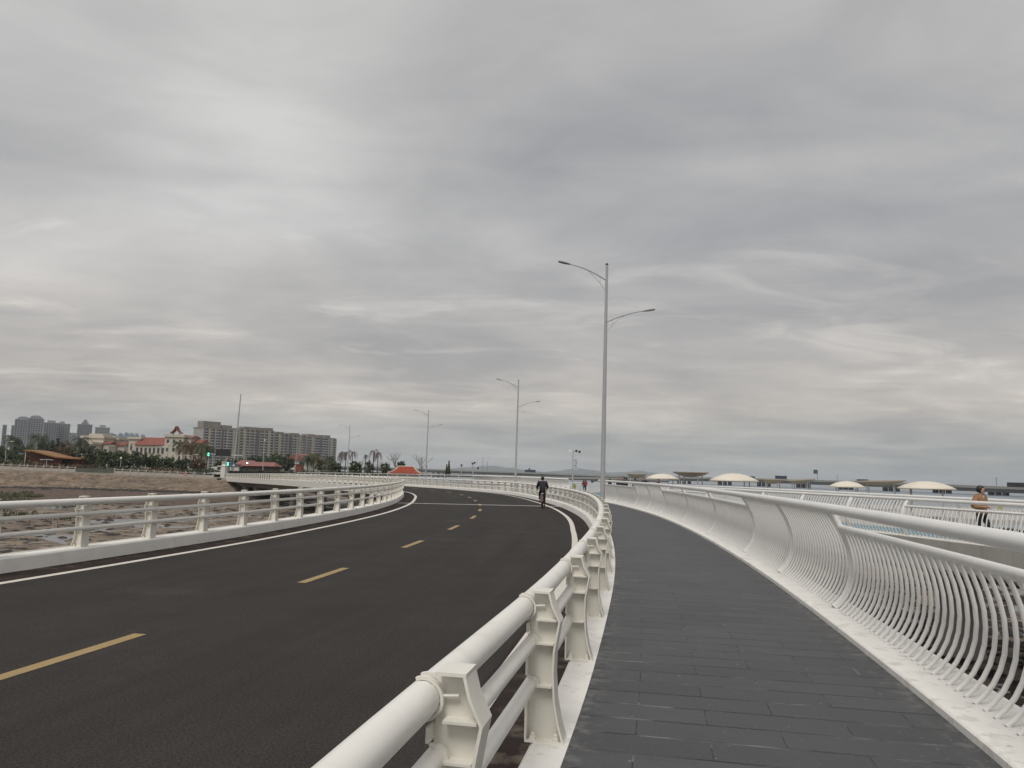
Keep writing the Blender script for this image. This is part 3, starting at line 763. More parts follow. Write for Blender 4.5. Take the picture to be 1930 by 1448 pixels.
for i in range(2600):
    x = rnd.uniform(3.5, 34); y = rnd.uniform(3, 50); pts.append((x, y, fz_flat(x, y) - .05, rnd.uniform(.08, .45)))
pts2 = []
for i in range(3000):
    x = rnd.uniform(-150, -58); t_ = rnd.uniform(.02, .95); q = bank_pt(x, t_); pts2.append((q[0], q[1], q[2] - .12, rnd.uniform(.18, .5)))
tag(lumps('rubble', pts2, M_['rub'], .55, 4), 'loose pale and brown rubble stones on the bank below the promenade', 'rubble')
tag(lumps('seaweed', pts, M_['weed'], .5), 'dark seaweed and rocks strewn over the brown mud', 'seaweed')
g = MB()
for i in range(9000):
    x = rnd.uniform(-130, -40); y = rnd.uniform(80, 145)
    dense = y > 112
    if x > (-.605 if dense else -.56) * y - 5 * noise.noise((x * .05, y * .05, 3)): continue
    if noise.noise((x * .07, y * .1, 11)) < (-.25 if dense else .05): continue
    z = fz_flat(x, y)
    for k in range(4):
        a = rnd.uniform(0, 6.28); h = rnd.uniform(.25, .6); dx, dy = math.cos(a) * .05, math.sin(a) * .05; tx, ty = rnd.uniform(-.2, .2), rnd.uniform(-.2, .2)
        px, py = x + rnd.uniform(-.25, .25), y + rnd.uniform(-.25, .25); j = len(g.v)
        g.v += [(px - dx, py - dy, z), (px + dx, py + dy, z), (px + tx, py + ty, z + h)]; g.face((j, j + 1, j + 2))
o = g.build('marsh_grass', M_['marsh'], smooth=False, fix=False); tag(o, 'low green marsh grass growing on the mud at the left', 'grass', kind='stuff')
M_['wood_dark'] = mat('wet_dark_wood', (0.035, 0.026, 0.02), .85, .2)
tag_st = ['thin dark stake leaning left in the mud', 'short dark stake standing in the sand', 'tall dark stake near the seaweed', 'dark stake with a bent tip in the mud', 'slim dark stake beside the puddle']
for i, (u, v) in enumerate(((55, 985), (108, 1000), (200, 955), (245, 952), (258, 947), (95, 990), (135, 975), (214, 978))):
    p = at(u, v, 10); dirv = (p - Vector((0, 0, EYE))); t = (FLAT - EYE) / dirv.z; x, y = dirv.x * t, dirv.y * t
    h = .6 + .25 * (i % 3)
    o = MB().tube([(0, 0, -.3), (.04, 0, h * .5), (.10 * (-1) ** i, 0.02, h)], [.04, .035, .025], 6).build('stake', M_['wood_dark'], loc=(x, y, FLAT))
    tag(o, 'thin dark wooden stake standing in the tidal mud behind the left guard rail', 'stake', 'stakes in the mud')
# land behind the shore
M_['land'] = mat('planted_ground', (0.075, 0.062, 0.035), .9, .3, .1)
b = MB(); xs = frange(-900, -32, 8)
for x in xs:
    y0 = shore_y(x) if x > -260 else 166
    b.v += [(x, y0 - 1.2, land_z(x)), (x, y0 + 40, land_z(x)), (x - 520, 2400, land_z(x))]
for i in range(len(xs) - 1):
    a = i * 3; b.face((a, a + 3, a + 4, a + 1)); b.face((a + 1, a + 4, a + 5, a + 2))
o = b.build('ground', M_['land'], fix=False); o['kind'] = 'structure'
M_['prom'] = mat('promenade_stone', (0.30, 0.26, 0.215), .85, .12, .8)
b = MB(); xs = frange(-262, -63, 4); 
for x in xs: b.v += [(x, shore_y(x) - 1.3, land_z(x) - .35), (x, shore_y(x) - 1.3, land_z(x) + .03), (x, shore_y(x) + 3.5, land_z(x) + .03)]
for i in range(len(xs) - 1):
    a = i * 3; b.face((a, a + 3, a + 4, a + 1)); b.face((a + 1, a + 4, a + 5, a + 2))
o = b.build('promenade', M_['prom'], fix=False, smooth=False); o['kind'] = 'structure'
# wall of the shore east of the bridge
b = MB()
for x0, x1 in zip(frange(-62, -20, 6), frange(-62, -20, 6)[1:]):
    b.quad((x0, shore_y(x0) - 1.25, -4.6), (x1, shore_y(x1) - 1.25, -4.6), (x1, shore_y(x1) - 1.2, land_z(x1) + .02), (x0, shore_y(x0) - 1.2, land_z(x0) + .02))
o = b.build('sea_wall', M_['concrete'], smooth=False, fix=False); o['kind'] = 'structure'

# ------------------------------------------------------------------ stone balustrades along the promenade
M_['stone'] = add_layer(mat('weathered_granite', (0.36, 0.335, 0.30), .8, .1, 1.0), (0.22, 0.20, 0.175), .55, .75, 1.3, .5)
SH = Curve([(x, shore_y(x) - .7, land_z(x) + .03) for x in range(-190, -62, 6)])
def stone_fence(x0, x1, label):
    s0 = min((abs(p.x - x0), d) for p, d in zip(SH.p, SH.s))[1]; s1 = min((abs(p.x - x1), d) for p, d in zip(SH.p, SH.s))[1]
    root = thing('stone_balustrade', label, 'balustrade', SH.pos((s0 + s1) / 2)); L0 = root.location
    n = max(2, round((s1 - s0) / 1.72)); pm = None
    for i in range(n + 1):
        d = s0 + (s1 - s0) * i / n; p = SH.pos(d) - L0
        if pm is None:
            q = MB().box((0, 0, .55), (.22, .22, 1.1)); q.lathe([(.13, 1.1), (.15, 1.16), (.06, 1.24)], n=4); pm = q.build('post', M_['stone'], root, p, SH.rz(d), False)
        else: inst(pm, root, p, SH.rz(d))
    for nm, z0, z1, w_ in (('hand_rail', .88, .99, .10), ('panel', .06, .58, .07)):
        b = MB()
        for i in range(n):
            a = SH.pos(s0 + (s1 - s0) * i / n + .112) - L0; c = SH.pos(s0 + (s1 - s0) * (i + 1) / n - .112) - L0; m_ = (a + c) / 2; dv = c - a
            b.box((m_.x, m_.y, m_.z + (z0 + z1) / 2), (dv.length, w_, z1 - z0), math.atan2(dv.y, dv.x))
        b.build(nm, M_['stone'], root, smooth=False)
    return root
stone_fence(-160, -94.6, 'grey stone balustrade along the promenade at the far left')
stone_fence(-86.2, -68.5, 'grey stone balustrade between the hedge gap and the lifebuoy')
stone_fence(-68.2, -63.2, 'short grey stone balustrade ending at the bridge abutment')
b = MB().box((0, 0, .45), (8.0, .5, .9)); o = b.build('low_wall', mat('mossy_wall', (0.085, 0.095, 0.075), .9, .2, 1.0), loc=(-90.4, shore_y(-90) - .6, land_z(-90) + .03), rz=.03); tag(o, 'dark mossy low wall closing the gap between two stone balustrades', 'wall')
p = SH.pos(min((abs(p.x + 68.4), d) for p, d in zip(SH.p, SH.s))[1])
# big end pillar at the abutment
pp = CL.off(S_END, -5.6)
pil = MB().box((0, 0, .6), (.9, .9, 4.2)); pil.box((0, 0, 2.78), (1.05, 1.05, .16)); pil.lathe([(.6, 2.86), (.1, 3.2)], n=4)
tag(pil.build('gate_pillar', M_['fascia'], loc=(pp.x, pp.y + .6, pp.z), smooth=False), 'square white pillar where the bridge rail meets the stone balustrade', 'pillar')
lb = thing('lifebuoy', 'red lifebuoy hanging on a balustrade post near the bridge', 'lifebuoy', at(349, 893, 163))
t = MB(); t.tube([(.34 * math.cos(2 * math.pi * k / 20), 0, .34 * math.sin(2 * math.pi * k / 20)) for k in range(21)], .1, 8, False)
t.build('ring', mat('red_orange', (0.45, 0.07, 0.04), .5, .1), lb)
q = MB()
for k in range(4):
    a = math.pi / 4 + k * math.pi / 2; MB().tube([(.34 * math.cos(a + t_), 0, .34 * math.sin(a + t_)) for t_ in (-.16, 0, .16)], .107, 8, True).build('band', M_['fascia'], lb)

# ------------------------------------------------------------------ street lamps along the walkway
def make_lamp(label):
    root = thing('street_lamp', label, 'street lamp', (0, 0, 0), 0, 'tall two-armed street lamps along the walkway')
    MB().tube([(0, 0, .02), (0, 0, .3), (0, 0, 11.72)], [.125, .122, .062], 14).build('pole', M_['lamp'], root)
    MB().lathe([(.066, 11.722), (.07, 11.73), (.07, 11.79), (.05, 11.81)], n=14).build('pole_cap', M_['lamp_dark'], root)
    q = MB().lathe([(.24, 0), (.24, .019), (.14, .021), (.14, .15)], n=14); q.build('base_plate', M_['lamp'], root)
    def arm(sg, zj, rise):
        a = MB(); n = 10; pts = []
        for k in range(n + 1):
            t = k / n; pts.append((sg * (.05 + 1.75 * t), 0, zj + rise * (1.55 * t - .55 * t * t)))
        a.tube(pts, [.035 - .012 * k / n for k in range(n + 1)], 8)
        e = pts[5]; br = [(sg * .06, 0, zj - .52), (sg * .32, 0, zj - .16), (sg * .62, 0, zj + .16), (e[0], 0, e[2] - .02)]
        a.tube(br, .012, 6); a.tube([(sg * .33, 0, zj - .14), (sg * .31, 0, zj + .12)], .010, 6)
        o = a.build('arm', M_['lamp'], root)
        p, q_ = Vector(pts[-2]), Vector(pts[-1]); d = (q_ - p).normalized(); up = Vector((0, 1, 0)).cross(d) * (-1 if sg < 0 else 1)
        h = MB(); sec = [(0, .03, .03), (.06, .06, .04), (.16, .075, .05), (.17, .10, .05), (.40, .115, .055), (.58, .10, .045), (.62, .06, .02)]
        for k, (t, w_, th) in enumerate(sec):
            c = q_ + d * t
            for (yy, zz) in ((-w_, -th * .5), (w_, -th * .5), (w_ * .8, th * .6), (-w_ * .8, th * .6)): h.v.append(tuple(c + Vector((0, yy, 0)) + Vector((-d.z * (1 if d.x > 0 else -1), 0, abs(d.x))) * zz))
        for k in range(len(sec) - 1):
            for j in range(4): h.face((k * 4 + j, k * 4 + (j + 1) % 4, k * 4 + 4 + (j + 1) % 4, k * 4 + 4 + j))
        h.face((0, 1, 2, 3)); h.face(tuple(len(h.v) - 4 + j for j in (3, 2, 1, 0)))
        h.build('lamp_head', M_['lamp_dark'], o, angle=30)
    arm(-1, 10.98, .72); arm(1, 8.92, .58)
    root.rotation_euler = (0, R(.5), 0)
    root.scale = (1, 1, 1.015)
    return root
LAMPS = [((1135, 950), 36.5, .25, 'tall two-armed street lamp standing nearest, on the left margin of the dark walkway'),
         ((971, 910), 81.5, -.12, 'two-armed street lamp behind the guard rail just left of the cyclist'),
         ((802, 900), 124, -.3, 'two-armed street lamp right of the red tiled roof'),
         ((654, 897), 169, -.5, 'two-armed street lamp in front of the bare trees left of the red tiled roof'),
         ((556, 893), 224, -1.0, 'smallest two-armed street lamp, in front of the long apartment blocks')]
l0 = None
for (u, v), Y, z, lab in LAMPS:
    p = at(u, v, Y); p.z = z
    if l0 is None: l0 = make_lamp(lab); l0.location = p
    else: dup(l0, p, None, lab)

# ------------------------------------------------------------------ people
SKIN = mat('skin', (0.42, 0.25, 0.175), .55, .06, 8.0); HAIR = mat('black_hair', (0.012, 0.010, 0.010), .5, .3, 30.0)
LIP = mat('lips', (0.30, 0.12, 0.10), .5, .05); EYE_M = mat('dark_eye', (0.02, 0.015, 0.012), .2, .05)
_mats = {}
def cloth(c, n='cloth'):
    if (c, n) not in _mats: _mats[(c, n)] = mat(n, c, .85, .18, 6.0, bump=.3, bscale=18)
    return _mats[(c, n)]
def skin(name, nodes, edges, m, parent, sub=2):
    """nodes: {key: (pos, radius)}; grows one continuous surface over the skeleton"""
    keys = list(nodes); ix = {k: i for i, k in enumerate(keys)}
    me = bpy.data.meshes.new(name); me.from_pydata([tuple(nodes[k][0]) for k in keys], [(ix[a], ix[b]) for a, b in edges], [])
    o = bpy.data.objects.new(name, me); C.objects.link(o)
    md = o.modifiers.new('skin', 'SKIN'); md.use_smooth_shade = True
    for k in keys:
        r = nodes[k][1]; sv = me.skin_vertices[0].data[ix[k]]; sv.radius = r if isinstance(r, tuple) else (r, r); sv.use_root = (ix[k] == 0)
    o.modifiers.new('sub', 'SUBSURF').levels = sub; o.modifiers['sub'].render_levels = sub
    dg = bpy.context.evaluated_depsgraph_get(); dg.update()
    nm = bpy.data.meshes.new_from_object(o.evaluated_get(dg)); bpy.data.objects.remove(o); bpy.data.meshes.remove(me)
    nm.name = name; nm.materials.clear(); nm.materials.append(m)
    for p in nm.polygons: p.use_smooth = True
    o = bpy.data.objects.new(name, nm); C.objects.link(o); o.parent = parent
    return o
V = Vector
def person(label, loc, rz, H=1.7, jacket=(.02, .02, .025), trousers=(.02, .02, .03), shoes=(.03, .02, .015), pose='stand', face=0.0, hair_long=False, shirt=None, glasses=False, group=None, jname='jacket', bulk=1.08):
    root = thing('person', label, 'person', loc, rz, group); k = H / 1.75
    # skeleton faces local +Y
    P = dict(pel=V((0, 0, .95)), waist=V((0, .0, 1.10)), chest=V((0, -.01, 1.30)), neck0=V((0, -.015, 1.45)), neck=V((0, .0, 1.53)),
             shL=V((-.185, -.015, 1.415)), shR=V((.185, -.015, 1.415)))
    if pose == 'stand':
        for s, q in ((-1, 'L'), (1, 'R')):
            P['el' + q] = V((.245 * s, -.03, 1.13)); P['wr' + q] = V((.25 * s, .06, .89))
            P['hip' + q] = V((.095 * s, 0, .90)); P['kn' + q] = V((.10 * s, .02, .49)); P['an' + q] = V((.105 * s, -.02, .09)); P['toe' + q] = V((.115 * s, .16, .035))
    elif pose == 'jog':
        P['elL'] = V((-.27, -.16, 1.16)); P['wrL'] = V((-.17, .10, 1.12)); P['elR'] = V((.33, -.06, 1.12)); P['wrR'] = V((.14, .17, 1.14))
        P['hipL'] = V((-.095, 0, .90)); P['hipR'] = V((.095, 0, .90))
        P['knL'] = V((-.10, .16, .54)); P['anL'] = V((-.10, .10, .12)); P['toeL'] = V((-.11, .29, .06))
        P['knR'] = V((.10, -.02, .49)); P['anR'] = V((.10, -.28, .16)); P['toeR'] = V((.11, -.20, .02))
    elif pose == 'walk':
        for s, q in ((-1, 'L'), (1, 'R')):
            P['el' + q] = V((.24 * s, -.06 * s - .03, 1.13)); P['wr' + q] = V((.24 * s, -.14 * s + .05, .90))
            P['hip' + q] = V((.09 * s, 0, .90)); P['kn' + q] = V((.095 * s, .10 * s + .03, .49)); P['an' + q] = V((.10 * s, .20 * s - .04, .10)); P['toe' + q] = V((.11 * s, .20 * s + .13, .035))
    elif pose == 'ride':
        P.update(pel=V((0, -.02, .98)), waist=V((0, .04, 1.12)), chest=V((0, .13, 1.30)), neck0=V((0, .19, 1.43)), neck=V((0, .21, 1.51)), shL=V((-.20, .15, 1.40)), shR=V((.20, .15, 1.40)))
        P['elL'] = V((-.285, .27, 1.13)); P['wrL'] = V((-.27, .50, 1.06)); P['elR'] = V((.285, .27, 1.13)); P['wrR'] = V((.27, .50, 1.06))
        P['hipL'] = V((-.10, -.0, .93)); P['hipR'] = V((.10, 0, .93))
        P['knL'] = V((-.145, .34, .74)); P['anL'] = V((-.13, .16, .42)); P['toeL'] = V((-.135, .30, .34))
        P['knR'] = V((.125, .26, .56)); P['anR'] = V((.125, .12, .17)); P['toeR'] = V((.13, .26, .10))
    hd = P['neck'] + V((0, .015, -.035))
    c, s_ = math.cos(face), math.sin(face)
    def hp(x, y, z): return hd + V((x * c - y * s_, x * s_ + y * c, z))
    N_ = {'pel': (P['pel'], (.09, .07)), 'waist': (P['waist'], (.10, .075)), 'chest': (P['chest'], (.12, .08)), 'neck0': (P['neck0'], .060), 'neck': (P['neck'], .056),
          'jaw': (hp(0, .03, .065), (.055, .068)), 'face': (hp(0, .022, .135), (.070, .088)), 'crown': (hp(0, .0, .20), (.066, .080)), 'top': (hp(0, -.005, .238), (.035, .04))}
    E_ = [('pel', 'waist'), ('waist', 'chest'), ('chest', 'neck0'), ('neck0', 'neck'), ('neck', 'jaw'), ('jaw', 'face'), ('face', 'crown'), ('crown', 'top')]
    N_['nose'] = (hp(0, .125, .112), .011); E_.append(('face', 'nose'))
    for s, q in ((-1, 'L'), (1, 'R')):
        N_['ear' + q] = (hp(.082 * s, .005, .115), .014); E_.append(('face', 'ear' + q))
        N_['sh' + q] = (P['sh' + q], .045); N_['el' + q] = (P['el' + q], .041); N_['wr' + q] = (P['wr' + q], .027)
        N_['hip' + q] = (P['hip' + q], .065); N_['kn' + q] = (P['kn' + q], .045); N_['an' + q] = (P['an' + q], .038); N_['toe' + q] = (P['toe' + q], .03)
        E_ += [('chest', 'sh' + q), ('sh' + q, 'el' + q), ('el' + q, 'wr' + q), ('pel', 'hip' + q), ('hip' + q, 'kn' + q), ('kn' + q, 'an' + q), ('an' + q, 'toe' + q)]
        d = (P['wr' + q] - P['el' + q]).normalized(); side = V((0, 0, 1)).cross(d); side = side.normalized() if side.length > .1 else V((1, 0, 0)); dn = d.cross(side)
        pm = P['wr' + q] + d * .075; N_['palm' + q] = (pm, (.033, .018)); E_.append(('wr' + q, 'palm' + q))
        for f in range(4):
            a = pm + side * (.027 * (f - 1.5) / 1.5) + d * .02; L_ = (.062, .075, .070, .055)[f]
            N_[f'f{f}a{q}'] = (a + d * L_ * .5 - dn * .008, .0085); N_[f'f{f}b{q}'] = (a + d * L_ * .85 - dn * .035, .007)
            E_ += [('palm' + q, f'f{f}a{q}'), (f'f{f}a{q}', f'f{f}b{q}')]
        N_['tha' + q] = (pm - d * .02 + side * .042 - dn * .015, .009); N_['thb' + q] = (pm + d * .02 + side * .05 - dn * .03, .008); E_ += [('palm' + q, 'tha' + q), ('tha' + q, 'thb' + q)]
    skin('body', N_, E_, SKIN, root, 1)
    g = .022
    J = {'pel': (P['pel'] + V((0, 0, -.12)), (.155 * bulk, .130 * bulk)), 'waist': (P['waist'], (.155 * bulk, .122 * bulk)), 'chest': (P['chest'], (.175 * bulk, .128 * bulk)), 'top': (P['neck0'] + V((0, 0, .02)), (.088, .084))}
    JE = [('pel', 'waist'), ('waist', 'chest'), ('chest', 'top')]
    for q in 'LR':
        J['sh' + q] = (P['sh' + q], .080 * bulk); J['el' + q] = (P['el' + q], .064 * bulk); J['wr' + q] = (P['el' + q].lerp(P['wr' + q], .93), .046)
        JE += [('chest', 'sh' + q), ('sh' + q, 'el' + q), ('el' + q, 'wr' + q)]
    jo = skin(jname, J, JE, cloth(jacket, 'jacket_cloth'), root)
    T = {'pel': (P['pel'] + V((0, 0, .06)), (.138, .115))}; TE = []
    for q in 'LR':
        T['hip' + q] = (P['hip' + q] + V((0, 0, -.03)), .098); T['kn' + q] = (P['kn' + q], .070); T['an' + q] = (P['kn' + q].lerp(P['an' + q], .93), .058)
        TE += [('pel', 'hip' + q), ('hip' + q, 'kn' + q), ('kn' + q, 'an' + q)]
    skin('trousers', T, TE, cloth(trousers, 'trouser_cloth'), root)
    for q in 'LR':
        a, t = P['an' + q], P['toe' + q]; d = t - a; d = V((d.x, d.y, 0)).normalized()
        dz = (t.z - a.z)
        skin('shoe', {'heel': (V((a.x, a.y, a.z - .035)) - d * .05, .048), 'mid': (V((a.x, a.y, a.z - .045 + dz * .3)) + d * .06, .046), 'toe': (t + d * .03, .040)}, [('heel', 'mid'), ('mid', 'toe')], cloth(shoes, 'shoe_leather'), root, 1)
    # hair: a cap over crown and back of the head
    hb = MB(); n1, n2 = 18, 12
    for a in range(n2 + 1):
        for c_ in range(n1):
            th, ph = math.pi * a / n2, 2 * math.pi * c_ / n1
            x, y, z = math.sin(th) * math.cos(ph), math.sin(th) * math.sin(ph), math.cos(th)
            back = max(0, -y)
            hb.v.append(tuple(hp(x * .088, y * .108 - .008 - .0 * back, .150 + z * (.112 if z > 0 else .12))))
    for a in range(n2):
        for c_ in range(n1):
            th, ph = math.pi * (a + .5) / n2, 2 * math.pi * (c_ + .5) / n1; y, z = math.sin(th) * math.sin(ph), math.cos(th)
            lim = .50 if y > .45 else (.10 if y > .05 else -.62)
            if z > lim: o_ = a * n1; c2 = (c_ + 1) % n1; hb.face((o_ + c_, o_ + n1 + c_, o_ + n1 + c2, o_ + c2))
    ho = hb.build('hair', HAIR, root, angle=180)
    sd = ho.modifiers.new('thick', 'SOLIDIFY'); sd.thickness = -.012
    if hair_long:
        skin('hair', {'c': (hp(0, -.06, .12), (.075, .04)), 'd': (hp(0, -.085, .0), (.075, .035)), 'e': (hp(0, -.11, -.14), (.06, .028))}, [('c', 'd'), ('d', 'e')], HAIR, root, 1)
    for s in (-1, 1):
        e = MB().lathe([(.004, -.011), (.011, 0), (.004, .011)], n=8); e.build('eye', EYE_M, root, hp(.031 * s, .092, .132))
    MB().box((0, 0, 0), (.045, .012, .010)).build('mouth', LIP, root, hp(0, .096, .058), face)
    if glasses:
        b = MB()
        for s in (-1, 1): b.tube([hp(.033 * s + .027 * math.cos(t), .112, .132 + .021 * math.sin(t)) for t in [2 * math.pi * i / 12 for i in range(13)]], .0035, 5, False)
        b.tube([hp(-.008, .114, .135), hp(.008, .114, .135)], .003, 5)
        for s in (-1, 1): b.tube([hp(.06 * s, .11, .138), hp(.082 * s, .01, .14)], .0035, 5)
        b.build('glasses', M_['black'], root)
    if shirt:
        skin('shirt_collar', {'a': (P['neck0'] + V((0, .018, -.0)), (.07, .07)), 'b': (P['neck0'] + V((0, .022, .05)), (.062, .060))}, [('a', 'b')], cloth(shirt, 'shirt_cloth'), root, 1)
        MB().prism([(-.045, 0), (.045, 0), (0, -.22)], -.003, .006).build('shirt_front', cloth(shirt, 'shirt_cloth'), root, P['neck0'] + V((0, .098, .02)))
    root.scale = (k, k, k)
    return root
pm_ = at(1853, 1040, 23.5); pm_.z = .01
person('man in a tan jacket and glasses jogging behind the white fence on the right', pm_, R(-152), 1.80, (.27, .145, .07), (.012, .012, .014), (.02, .02, .02), 'jog', R(32), shirt=(.55, .50, .47), glasses=True, bulk=1.25)

# the cyclist
CY_RZ = R(-1)
cyp = V((1.80, 41.6, .0))
person('cyclist in a dark jacket and trousers riding away from the camera', cyp, CY_RZ, 1.72, (.013, .012, .018), (.012, .012, .016), (.085, .030, .018), 'ride', bulk=1.2)
bk = thing('bicycle', 'bicycle under the dark-clothed cyclist, crossing the road joint', 'bicycle', cyp, CY_RZ)
BF_ = mat('silver_frame', (.20, .19, .18), .35, .1, metal=.5)
def wheel(y):
    r = .335; t = MB(); t.tube([(0, r * math.cos(a), r * math.sin(a)) for a in [2 * math.pi * i / 28 for i in range(29)]], .036, 8, False)
    o = t.build('tyre', M_['rubber'], bk, (0, y, .357))
    q = MB(); q.tube([(0, .307 * math.cos(a), .307 * math.sin(a)) for a in [2 * math.pi * i / 28 for i in range(29)]], .011, 6, False)
    for i in range(14):
        a = 2 * math.pi * i / 14; q.tube([(0, 0, 0), (0, .305 * math.cos(a), .305 * math.sin(a))], .002, 4, False)
    q.tube([(-.05, 0, 0), (.05, 0, 0)], .02, 8); q.build('rim', BF_, o)
wheel(-.42); wheel(.62)
b = MB(); bbp, ra, fa = V((0, .05, .30)), V((0, -.42, .357)), V((0, .62, .357)); stp, hdp = V((0, -.10, .78)), V((0, .46, .86))
for a, c_, r in ((bbp, stp, .016), (bbp, hdp + V((0, .03, -.10)), .018), (stp + V((0, .03, -.12)), hdp, .014)): b.tube([a, c_], r, 7)
for s in (-.05, .05):
    b.tube([bbp + V((s * .6, 0, 0)), ra + V((s, 0, 0))], .009, 6); b.tube([stp + V((s * .5, 0, -.06)), ra + V((s, 0, 0))], .008, 6); b.tube([hdp + V((s * .8, .03, -.12)), fa + V((s, 0, 0))], .011, 6)
b.tube([stp, V((0, -.13, .92))], .012, 6); b.tube([hdp, V((0, .43, 1.0))], .014, 6); b.build('frame', BF_, bk)
MB().tube([(-.28, .44, 1.02), (-.20, .47, 1.03), (0, .45, 1.0), (.20, .47, 1.03), (.28, .44, 1.02)], .013, 7).build('handlebar', M_['black'], bk)
skin('saddle', {'a': (V((0, -.20, .935)), (.085, .03)), 'b': (V((0, -.10, .94)), (.05, .025)), 'c': (V((0, .04, .935)), (.02, .02))}, [('a', 'b'), ('b', 'c')], M_['black'], bk, 1)
MB().box((0, -.40, .80), (.15, .36, .018)).build('rear_rack', mat('pale_rack', (.55, .54, .5), .4, .05), bk, fix=True)
q = MB(); q.tube([(0, -.42 + .375 * math.cos(a), .357 + .375 * math.sin(a)) for a in [R(25) + R(150) * i / 12 for i in range(13)]], .03, 6, True, flat=1.0); q.build('mudguard', mat('red_brown_guard', (.10, .035, .02), .4, .1), bk)
q = MB().lathe([(.08, -.006), (.08, .006)], n=14); cr_ = q.build('crank', M_['black'], bk, (.05, .05, .30)); cr_.rotation_euler = (0, R(90), 0)
for s, y, z in ((-1, .21, .345), (1, .17, .105)): MB().box((0, 0, 0), (.09, .07, .02)).build('pedal', M_['black'], bk, (.13 * s, y, z))

# couple on the plaza, heads of people behind the fence
p1 = at(1100, 925.4, 107); p2 = at(1103.5, 925.6, 106.7)
person('person in a dark grey coat walking arm in arm on the plaza', (p1.x, p1.y, zpl(107) - .03), R(25), 1.58, (.05, .05, .055), (.10, .12, .14), (.03, .03, .03), 'walk', hair_long=True)
person('person in a red coat walking on the plaza beside a grey one', (p2.x, p2.y, zpl(107) - .03), R(10), 1.62, (.26, .025, .03), (.03, .04, .06), (.02, .02, .02), 'walk', hair_long=True)
for (u, v, Y, jc, lab) in ((1149, 901.5, 72, (.03, .03, .04), 'dark-haired person behind the fence right of the nearest lamp pole'),
                       (1166, 902.5, 76, (.02, .02, .03), 'person behind the fence between the pole and the group'),
                       (1172.5, 898.5, 70, (.02, .02, .02), 'tall person in black in the group behind the fence'),
                       (1177, 899.5, 73, (.09, .03, .03), 'person in dark red in the group behind the fence'),
                       (1181.5, 900.5, 70.5, (.03, .03, .03), 'person in charcoal at the right of the group behind the fence'),
                       (1197, 902, 71, (.04, .05, .07), 'person in dark blue behind the fence below the shell canopy'),
                       (1207.5, 903, 73, (.05, .05, .05), 'person in grey behind the fence, left of one in black'),
                       (1215, 899.8, 70, (.015, .015, .02), 'person in black behind the fence left of a white domed canopy'),
                       (1241, 903.2, 72, (.04, .03, .03), 'person in brown behind the fence under the smaller domed canopy')):
    p = at(u, v, Y); hgt = max(1.5, min(1.85, p.z - (zpl(Y) - .03)))
    person(lab, (p.x, Y, p.z - hgt), R(u % 7 * 50), hgt, jc, (.02, .02, .03), (.02, .02, .02), 'stand', group='people behind the fence')

# ------------------------------------------------------------------ the sea highway and its traffic
M_['hw'] = add_layer(mat('viaduct_concrete', (0.27, 0.265, 0.25), .85, .08, .05), (.17, .165, .16), .5, .7, .08, .5, stretch=(1, 1, 3))
HWP = [(470, 873.5, 790), (600, 877.5, 800), (720, 880.8, 815), (860, 885.8, 830), (1000, 890.5, 820), (1150, 896.2, 800), (1290, 899.4, 765), (1400, 900.8, 720), (1537, 905, 650), (1660, 908.5, 590), (1800, 914, 530), (1930, 918.6, 480), (2080, 925, 430), (2300, 934, 390)]
HW = Curve([at(*q) for q in HWP]); hw = thing('viaduct', 'long grey highway viaduct crossing the whole horizon over the sea', 'viaduct', HW.pos(HW.len * .6)); H0 = hw.location
sweep('deck', HW, [(-8, -1.1), (8, -1.1), (8, -1.5), (4.5, -2.0), (3.6, -3.9), (-3.6, -3.9), (-4.5, -2.0), (-8, -1.5)], 0, HW.len, M_['hw'], 12, None, hw, H0)
for o_ in (-7.9, 7.6): sweep('parapet', HW, [(o_, -1.09), (o_, 0), (o_ + .3, 0), (o_ + .3, -1.09)], 0, HW.len, M_['hw'], 12, None, hw, H0)
M_['hwp'] = mat('dark_pier_concrete', (0.125, 0.13, 0.145), .85, .1, .1)
d = 20
while d < HW.len - 15:
    for k in (-6, 0, 6):
        p = HW.off(d, 0); t = HW.tan(d); p = p + t * k * .9
        h = p.z - 3.95 + 5.5
        MB().box((0, 0, h / 2), (2.7, 2.6, h)).build('pier', M_['hwp'], hw, (p.x - H0.x, p.y - H0.y, -5.5 - H0.z), HW.rz(d), False)
    d += 44
M_['navy'] = mat('navy_vehicle_paint', (0.03, 0.055, 0.10), .4, .1); M_['wht'] = mat('white_vehicle_paint', (0.5, .5, .5), .4, .1); M_['teal'] = mat('dark_green_sign', (0.02, .09, .06), .5, .1)
def bus(u, label, m, L_=11.5, dz=0.0, extra=False):
    Y = min(HWP, key=lambda q: abs(q[0] - u))[2]
    d = min((abs((965 + (p.x / p.y) * F) - u), d) for p, d in zip(HW.p, HW.s))[1]
    p = HW.off(d, 2.5, -1.09); root = thing('bus', label, 'bus', p, HW.rz(d))
    b = MB().box((0, 0, 2.35), (2.5, L_, 3.1)); b.build('body', m, root, smooth=False)
    for sx in (-1.26, 1.26): MB().box((sx, 0, 2.6), (.03, L_ * .86, .95)).build('window_band', M_['black'], root, smooth=False)
    for sx in (-1.1, 1.1):
        for sy in (-L_ * .32, L_ * .32):
            w_ = MB().lathe([(.5, -.15), (.5, .15)], n=12).build('wheel', M_['rubber'], root, (sx, sy, .5)); w_.rotation_euler = (0, R(90), 0)
    if extra:
        q = MB(); q.prism([(-2.2, 0), (-.6, 0), (.4, 1.6), (-1.2, 1.6)], -.9, .9, Matrix.Rotation(R(90), 4, 'Z')); q.build('roof_load', m, root, (0, 0, 3.91), smooth=False)
    return root
bus(1003, 'dark blue coach on the viaduct left of the cyclist', M_['navy'], 11.5, 0, True)
bus(1474, 'blue grey bus on the viaduct above the shell canopies', M_['navy'], 11)
